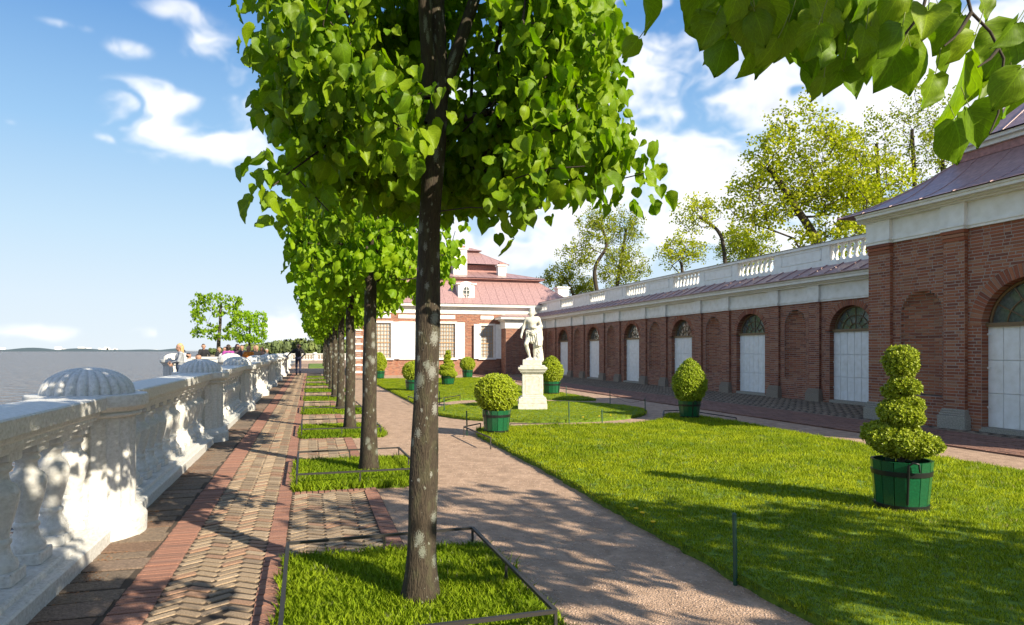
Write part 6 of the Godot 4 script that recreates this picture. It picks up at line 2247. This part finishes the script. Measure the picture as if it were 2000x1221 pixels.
func people() -> void:
	var navy := Color(0.02, 0.025, 0.05)
	var black := Color(0.014, 0.014, 0.016)
	var jeans := Color(0.035, 0.05, 0.10)
	var brown := Color(0.05, 0.028, 0.016)
	var dark := Color(0.02, 0.014, 0.011)
	var f := 0.104
	var lean := [[Vector3(0.26, 1.16, 0.10), Vector3(0.10, 1.04, 0.26)], [Vector3(-0.26, 1.16, 0.10), Vector3(-0.10, 1.04, 0.26)]]
	person("man in a black leather jacket and jeans leaning one arm on the balustrade", Vector3(-0.66, 0.012, -43.0), PI, 1.90, black, Color(0.03, 0.035, 0.075), brown, {"stride": 0.6, "arms": [[Vector3(0.42, 1.26, 0.02), Vector3(0.62, 1.02, 0.06)], [Vector3(-0.36, 1.18, -0.06), Vector3(-0.17, 0.98, -0.02)]]})
	person("blonde woman in a striped grey sweater beside the domed terrace post", Vector3(-3.78, f, -22.7), -1.25, 1.60, Color(0.50, 0.52, 0.55), Color(0.06, 0.09, 0.15), Color(0.50, 0.34, 0.15), {"long": 0.16, "stripe": Color(0.20, 0.23, 0.28), "arms": [[Vector3(0.27, 1.16, 0.08), Vector3(0.02, 1.10, 0.25)], [Vector3(-0.27, 1.16, 0.08), Vector3(0.0, 1.06, 0.24)]]})
	person("child in white with dark hair beside the blonde woman", Vector3(-3.8, f, -24.4), 2.4, 1.30, Color(0.55, 0.55, 0.58), jeans, dark, {})
	person("seated man in a navy jacket on the terrace bench", Vector3(-3.75, f, -26.1), 0.5, 1.72, navy, black, brown, {"sit": true, "arms": lean})
	person("seated child with brown hair on the terrace bench", Vector3(-3.34, f, -26.0), 0.3, 1.32, Color(0.25, 0.08, 0.05), jeans, Color(0.12, 0.055, 0.025), {"sit": true, "arms": lean})
	person("seated child in a red jacket on the terrace bench", Vector3(-2.95, f, -26.0), 0.2, 1.34, Color(0.50, 0.02, 0.03), jeans, brown, {"sit": true, "arms": lean})
	person("man in a black jacket standing behind the terrace balustrade", Vector3(-5.0, f, -36.4), 0.4, 1.72, black, black, dark, {"arms": lean})
	person("person in dark clothes half hidden by the forked tree trunk", Vector3(-4.5, f, -38.2), 0.8, 1.55, black, jeans, Color(0.30, 0.18, 0.08), {})
	person("person in a dark coat turned sideways next to the forked tree", Vector3(-4.06, f, -36.7), -1.2, 1.58, black, jeans, dark, {})
	person("woman in a magenta jacket with a blue backpack seen from behind", Vector3(-3.03, f, -28.5), PI + 0.2, 1.62, Color(0.42, 0.07, 0.36), jeans, dark, {"pack": Color(0.05, 0.07, 0.15), "long": 0.06})
	person("dark-haired woman in a mauve top stretching out one arm", Vector3(-2.85, f, -30.1), 2.6, 1.66, Color(0.13, 0.085, 0.11), black, Color(0.03, 0.015, 0.012), {"long": 0.12, "arms": [[Vector3(0.44, 1.30, 0.08), Vector3(0.68, 1.16, 0.12)], [Vector3(-0.25, 1.16, -0.03), Vector3(-0.25, 0.92, 0.05)]]})
	person("child with short brown hair standing behind the balustrade dome", Vector3(-2.42, f, -24.7), PI, 1.30, Color(0.20, 0.20, 0.24), jeans, Color(0.10, 0.05, 0.025), {})
	person("man in a navy jacket standing near the square-cut tree", Vector3(-3.16, f, -35.4), 0.2, 1.66, navy, black, brown, {})
	person("woman in a bright orange jacket among the visitors", Vector3(-2.36, f, -29.3), -0.4, 1.58, Color(0.72, 0.20, 0.01), jeans, Color(0.45, 0.22, 0.09), {"arms": lean})
	person("fair-haired person in dark clothes behind the orange jacket", Vector3(-2.25, f, -31.9), 0.6, 1.62, black, jeans, Color(0.40, 0.26, 0.13), {})
	person("person in a black jacket over a white shirt on the terrace", Vector3(-2.62, f, -36.2), -0.5, 1.66, Color(0.02, 0.02, 0.024), black, brown, {"sleeve": Color(0.02, 0.02, 0.024)})
	person("ginger-haired woman in a peach top on the terrace", Vector3(-2.4, f, -38.4), 1.2, 1.58, Color(0.60, 0.34, 0.24), jeans, Color(0.40, 0.18, 0.07), {"long": 0.15})
	person("person in a pale grey cap near the end of the balustrade", Vector3(-2.36, f, -41.4), 0.9, 1.50, Color(0.10, 0.11, 0.13), black, Color(0.45, 0.45, 0.46), {"cap": true})
	# bench on the terrace
	var root := thing("bench", "dark green bench with the seated visitors on the terrace", "bench", Vector3(-3.35, f, -26.15))
	var g := Geo.new()
	g.lohi(Vector3(-0.85, 0.38, -0.22), Vector3(0.85, 0.43, 0.2))
	part(root, "seat", g, M.bench_green)
	g = Geo.new()
	g.lohi(Vector3(-0.85, 0.52, -0.27), Vector3(0.85, 0.88, -0.23))
	part(root, "backrest", g, M.bench_green)
	for s in [-1, 1]:
		g = Geo.new()
		g.lohi(Vector3(s * 0.75 - 0.03, 0, -0.27), Vector3(s * 0.75 + 0.03, 0.9, -0.231))
		g.lohi(Vector3(s * 0.75 - 0.03, 0, 0.14), Vector3(s * 0.75 + 0.03, 0.379, 0.19))
		part(root, "leg", g, M.bench_green)

# ---------------------------------------------------------------- statue
func statue() -> void:
	var at := Vector3(5.14, 0.068, -15.62)
	var turn := -0.30
	var root := thing("pedestal", "white stone pedestal with panelled sides on the round lawn", "pedestal", at, turn)
	var steps := [["plinth_block", [[0.0, 0.14, 0.345], [0.142, 0.26, 0.33], [0.262, 0.295, 0.29]]], ["die", [[0.297, 0.84, 0.245]]], ["cap_slab", [[0.842, 0.875, 0.265], [0.877, 0.915, 0.30], [0.917, 0.945, 0.325], [0.947, 1.0, 0.345], [1.002, 1.04, 0.30]]]]
	for q in steps:
		var g := Geo.new()
		for r in q[1]:
			g.bevall(Vector3(-r[2], r[0], -r[2]), Vector3(r[2], r[1], r[2]), 0.008)
		var o := part(root, q[0], g, M.marble)
		if q[0] == "die":
			for k in 4:
				var p := Geo.new()
				var b := Basis(Vector3.UP, k * PI * 0.5)
				var pts := []
				var rad := []
				for c in [[-0.14, 0.36], [-0.165, 0.39], [-0.165, 0.75], [-0.14, 0.78], [0.14, 0.78], [0.165, 0.75], [0.165, 0.39], [0.14, 0.36], [-0.14, 0.36]]:
					pts.append(b * Vector3(c[0], c[1], 0.246))
					rad.append(0.008)
				p.tube(pts, rad, 6)
				part(o, "panel_moulding", p, M.marble)
	var st := thing("statue", "white marble statue of a draped standing figure on the panelled pedestal", "statue", at + Vector3(0, 1.04, 0), turn - 0.1)
	var g2 := Geo.new()
	g2.bevall(Vector3(-0.22, 0.0, -0.2), Vector3(0.22, 0.14, 0.2), 0.012)
	part(st, "plinth", g2, M.marble)
	var w := Color(1, 1, 1)
	var s := 0.70
	var B := []
	var V := func(x: float, y: float, z: float) -> Vector3: return Vector3(x * s, 0.12 + y * s, z * s)
	var add := func(a: Vector3, b: Vector3, ra: float, rb: float) -> void: B.append([a, b, ra * s, rb * s, w])
	# legs: weight on the figure's left leg, the other bent forward
	add.call(V.call(0.10, 0.92, 0.0), V.call(0.10, 0.50, 0.04), 0.10, 0.070)
	add.call(V.call(0.10, 0.50, 0.04), V.call(0.09, 0.32, 0.0), 0.066, 0.064)
	add.call(V.call(0.09, 0.32, 0.0), V.call(0.08, 0.07, -0.02), 0.062, 0.042)
	add.call(V.call(0.08, 0.045, -0.03), V.call(0.11, 0.03, 0.16), 0.042, 0.034)
	add.call(V.call(-0.09, 0.93, 0.02), V.call(-0.20, 0.55, 0.18), 0.10, 0.070)
	add.call(V.call(-0.20, 0.55, 0.18), V.call(-0.15, 0.34, 0.08), 0.066, 0.062)
	add.call(V.call(-0.15, 0.34, 0.08), V.call(-0.08, 0.09, 0.0), 0.060, 0.042)
	add.call(V.call(-0.09, 0.05, 0.0), V.call(-0.20, 0.03, 0.15), 0.042, 0.034)
	# torso
	add.call(V.call(-0.05, 0.97, 0.0), V.call(0.07, 1.0, 0.0), 0.13, 0.13)
	add.call(V.call(0.0, 1.05, 0.0), V.call(-0.01, 1.32, 0.0), 0.125, 0.155)
	add.call(V.call(-0.10, 1.34, 0.03), V.call(0.09, 1.35, 0.03), 0.10, 0.10)
	add.call(V.call(-0.17, 1.42, 0), V.call(0.16, 1.44, 0), 0.075, 0.075)
	add.call(V.call(-0.01, 1.46, 0), V.call(-0.03, 1.58, 0.02), 0.06, 0.055)
	# head turned to its right, hair, nose, beardless chin
	add.call(V.call(-0.035, 1.62, 0.03), V.call(-0.03, 1.70, 0.01), 0.085, 0.10)
	add.call(V.call(-0.12, 1.645, 0.075), V.call(-0.13, 1.62, 0.085), 0.013, 0.018)
	add.call(V.call(-0.075, 1.565, 0.06), V.call(-0.06, 1.59, 0.05), 0.035, 0.05)
	add.call(V.call(0.0, 1.74, -0.02), V.call(0.04, 1.62, -0.05), 0.09, 0.07)
	# right arm hanging, left arm bent to the waist
	add.call(V.call(-0.22, 1.41, 0.0), V.call(-0.31, 1.13, 0.0), 0.068, 0.055)
	add.call(V.call(-0.31, 1.13, 0.0), V.call(-0.37, 0.88, 0.06), 0.052, 0.036)
	add.call(V.call(-0.37, 0.87, 0.06), V.call(-0.385, 0.79, 0.08), 0.036, 0.034)
	add.call(V.call(0.21, 1.43, 0.0), V.call(0.30, 1.16, -0.04), 0.068, 0.056)
	add.call(V.call(0.30, 1.16, -0.04), V.call(0.08, 1.12, 0.17), 0.052, 0.036)
	add.call(V.call(0.08, 1.12, 0.17), V.call(0.0, 1.13, 0.19), 0.036, 0.034)
	var nb := B.size()
	# drapery: roll round the hips, falling cloth at its left, end over the thigh
	add.call(V.call(-0.16, 0.98, 0.08), V.call(0.02, 0.93, 0.14), 0.075, 0.08)
	add.call(V.call(0.02, 0.93, 0.14), V.call(0.20, 1.02, 0.06), 0.08, 0.08)
	add.call(V.call(0.20, 1.05, 0.02), V.call(0.24, 0.58, 0.02), 0.085, 0.11)
	add.call(V.call(0.14, 0.95, 0.10), V.call(0.19, 0.55, 0.10), 0.07, 0.085)
	add.call(V.call(-0.14, 0.94, 0.08), V.call(-0.06, 0.68, 0.10), 0.09, 0.075)
	add.call(V.call(0.05, 0.9, 0.08), V.call(0.02, 0.66, 0.09), 0.10, 0.08)
	add.call(V.call(0.26, 1.1, -0.06), V.call(0.28, 0.72, -0.06), 0.06, 0.075)
	# tree stump support and rocky foot
	add.call(V.call(0.22, 0.60, -0.06), V.call(0.24, 0.05, -0.06), 0.10, 0.15)
	add.call(V.call(0.16, 0.3, -0.08), V.call(0.14, 0.04, -0.08), 0.07, 0.12)
	add.call(V.call(-0.16, 0.01, 0.03), V.call(0.22, 0.0, 0.0), 0.07, 0.08)
	var g := Geo.new()
	bones_mesh(g, B, 0.0145, 0.028, func(p: Vector3, o: int) -> float:
		if o < nb: return 0.0
		if o < nb + 2: return 0.010 * sin(p.y * 150.0 + p.x * 60.0)
		if o < nb + 7: return 0.013 * sin(p.x * 120.0 + p.z * 90.0 + p.y * 14.0)
		return 0.008 * sin(p.y * 70.0 + p.x * 90.0) * sin(p.z * 110.0))
	hand(g, V.call(-0.37, 0.88, 0.06), Vector3(-0.1, -1, 0.25), Vector3(1, 0, 0.2), w, s)
	hand(g, V.call(0.08, 1.12, 0.17), Vector3(-1, 0.1, 0.2), Vector3(0, 0, -1), w, s)
	part(st, "figure", g, M.marble)

# ---------------------------------------------------------------- fences, stakes, small things
func rail_fence(label: String, pts: Array, h: float, closed: bool, mids: int, group: String, thick := 0.011) -> void:
	var c: Vector3 = pts[0]
	var root := thing("low_fence", label, "fence", Vector3(c.x, 0, c.z), 0.0, group)
	var n := pts.size()
	for i in n if closed else n - 1:
		var a: Vector3 = pts[i] - c + Vector3(0, h, 0)
		var b: Vector3 = pts[(i + 1) % n] - c + Vector3(0, h, 0)
		var g := Geo.new()
		extrude(g, [Vector2(-thick, -thick * 0.8), Vector2(thick, -thick * 0.8), Vector2(thick, thick * 0.8), Vector2(-thick, thick * 0.8)], a, b)
		part(root, "rail", g, M.iron)
		for k in mids + 1:
			var p := a.lerp(b, float(k) / (mids + 1))
			g = Geo.new()
			g.lohi(Vector3(p.x - thick * 0.7, 0.0, p.z - thick * 0.7), Vector3(p.x + thick * 0.7, h - thick * 0.8, p.z + thick * 0.7))
			part(root, "post", g, M.iron)
	if not closed:
		var p: Vector3 = pts[n - 1] - c
		var g := Geo.new()
		g.lohi(Vector3(p.x - thick * 0.7, 0.0, p.z - thick * 0.7), Vector3(p.x + thick * 0.7, h - thick * 0.8, p.z + thick * 0.7))
		part(root, "post", g, M.iron)

func stake(label: String, x: float, z: float, h: float, r := 0.011) -> void:
	var o := thing("stake", label, "stake", Vector3(x, 0.0, z), 0.0, "green stakes in the lawn edges")
	var g := Geo.new()
	g.tube([Vector3(0.008, -0.05, 0), Vector3(0.004, h * 0.5, 0.003), Vector3(0.0, h, 0.0)], [r, r, r], 8)
	part(o, "rod", g, M.stake_green)
	g = Geo.new()
	g.lathe([Vector2(r, h - 0.004), Vector2(r * 1.15, h), Vector2(r * 0.7, h + 0.008), Vector2(0, h + 0.01)], 8)
	part(o, "tip", g, M.stake_green)

func fences() -> void:
	for i in PLOT_Z.size():
		var z: float = PLOT_Z[i]
		rail_fence("low iron rail round the linden %s" % TREE_AT[i], [Vector3(-0.13, 0, z + 0.78), Vector3(1.16, 0, z + 0.76), Vector3(1.13, 0, z - 0.90), Vector3(-0.14, 0, z - 0.86)], 0.17 if i < 2 else 0.16, true, 1, "low iron rails round the turf squares")
	rail_fence("low iron corner rail at the tub with the box ball", [Vector3(2.56, 0, -9.75), Vector3(2.50, 0, -11.3), Vector3(2.9, 0, -11.75)], 0.17, false, 0, "low iron rails at the lawn corners")
	rail_fence("low iron rail along the ring path behind the box ball", [Vector3(3.6, 0, -12.28), Vector3(4.6, 0, -12.12)], 0.09, false, 0, "low iron rails at the lawn corners", 0.008)
	rail_fence("low iron corner rail at the tub of the pointed egg-shaped bush", [Vector3(6.75, 0, -12.22), Vector3(7.5, 0, -13.5), Vector3(8.06, 0, -13.5), Vector3(8.1, 0, -11.7)], 0.13, false, 0, "low iron rails at the lawn corners")
	rail_fence("low iron rail at the near corner of the far lawn", [Vector3(2.70, 0, -19.6), Vector3(2.72, 0, -18.1), Vector3(3.25, 0, -18.2), Vector3(4.2, 0, -19.5)], 0.16, false, 0, "low iron rails at the lawn corners")
	stake("green stake at the edge of the large lawn beside the gravel path", 2.52, -3.66, 0.44, 0.013)
	stake("green stake at the ring path edge of the round lawn before the statue", 5.0, -12.85, 0.42)
	stake("green stake between the round lawn and the large lawn", 5.3, -11.9, 0.34)
	stake("green stake holding a cord at the gallery side of the round lawn", 7.35, -14.1, 0.36)
	stake("green stake holding the far end of the cord beside the round lawn", 7.9, -17.2, 0.36)
	stake("green stake beside the egg-shaped bush behind the pedestal", 7.5, -19.5, 0.38)
	stake("green stake at the walk side of the round lawn", 2.98, -15.6, 0.36)
	stake("green stake at the rail corner of the far lawn", 3.35, -18.2, 0.36)
	stake("green stake at the rail corner beside the box ball tub", 2.58, -11.45, 0.42, 0.013)
	var o := thing("cord", "thin cord slung between two green stakes beside the round lawn", "cord", Vector3(7.35, 0, -14.1))
	var g := Geo.new()
	var pts := []
	var rad := []
	for i in 11:
		var t := i / 10.0
		pts.append(Vector3(0, 0.34, 0).lerp(Vector3(0.55, 0.34, -3.1), t) - Vector3(0, 0.16 * sin(PI * t), 0))
		rad.append(0.004)
	g.tube(pts, rad, 5)
	part(o, "line", g, M.twig)

func small_things() -> void:
	var rng := RandomNumberGenerator.new()
	rng.seed = 71
	# loose stones on the gravel
	var g := Geo.new()
	g.lathe([Vector2(0, -0.5), Vector2(0.7, -0.3), Vector2(1.0, 0.05), Vector2(0.6, 0.45), Vector2(0, 0.55)], 6)
	var xf := []
	var cols := []
	for i in 16000:
		var z := -2.4 - 14.0 * pow(rng.randf(), 1.7)
		var x := rng.randf_range(0.7, 2.66)
		var plot := false
		for pz in PLOT_Z:
			if x < 1.22 and absf(z - pz) < 0.92: plot = true
		if plot: continue
		var s := rng.randf_range(0.0025, 0.0075)
		xf.append(Transform3D(Basis(Vector3.UP, rng.randf() * TAU).scaled(Vector3(s, s * 0.7, s * rng.randf_range(0.7, 1.3))), Vector3(x, s * 0.2, z)))
		var k := rng.randf_range(0.6, 1.25)
		cols.append(Color(0.46 * k, 0.34 * k, 0.27 * k))
	tag(many(self, "loose_gravel", g.mesh(), M.pebble, xf, cols), "loose grit on the pinkish gravel path", "gravel", "", "stuff")
	# brown litter along the foot of the balustrade
	xf = []
	cols = []
	for i in 1500:
		var z := -3.0 - 9.0 * pow(rng.randf(), 1.4)
		var x := -1.39 + absf(rng.randfn()) * 0.07
		var s := rng.randf_range(0.004, 0.011)
		xf.append(Transform3D(Basis(Vector3(rng.randfn(), rng.randfn(), rng.randfn()).normalized(), rng.randf() * TAU).scaled(Vector3(s, s * 0.3, s)), Vector3(x, 0.022, z)))
		var k := rng.randf_range(0.4, 1.3)
		cols.append(Color(0.22 * k, 0.10 * k, 0.045 * k))
	tag(many(self, "leaf_litter", g.mesh(), M.pebble, xf, cols), "brown leaf litter along the foot of the balustrade", "litter", "", "stuff")
	for p in [[2.66, -5.15, 0], [2.68, -5.3, 0], [2.6, -4.85, 0], [5.75, -13.05, 1], [6.05, -13.15, 1], [5.35, -12.95, 1], [7.55, -14.6, 2]]:
		var o := thing("dandelion", ["small yellow dandelion at the gravel edge of the large lawn", "small yellow dandelion at the ring path edge of the round lawn", "small yellow dandelion near the cord stake of the round lawn"][p[2]], "flower", Vector3(p[0], 0.05, p[1]), 0.0, "dandelions along the lawn edges")
		g = Geo.new()
		g.tube([Vector3.ZERO, Vector3(0.004, 0.05, 0)], [0.0025, 0.002], 5)
		part(o, "stalk", g, M.stake_green)
		g = Geo.new()
		g.lathe([Vector2(0.0, 0.045), Vector2(0.018, 0.05), Vector2(0.02, 0.058), Vector2(0.0, 0.065)], 9)
		part(o, "blossom", g, M.dandelion)
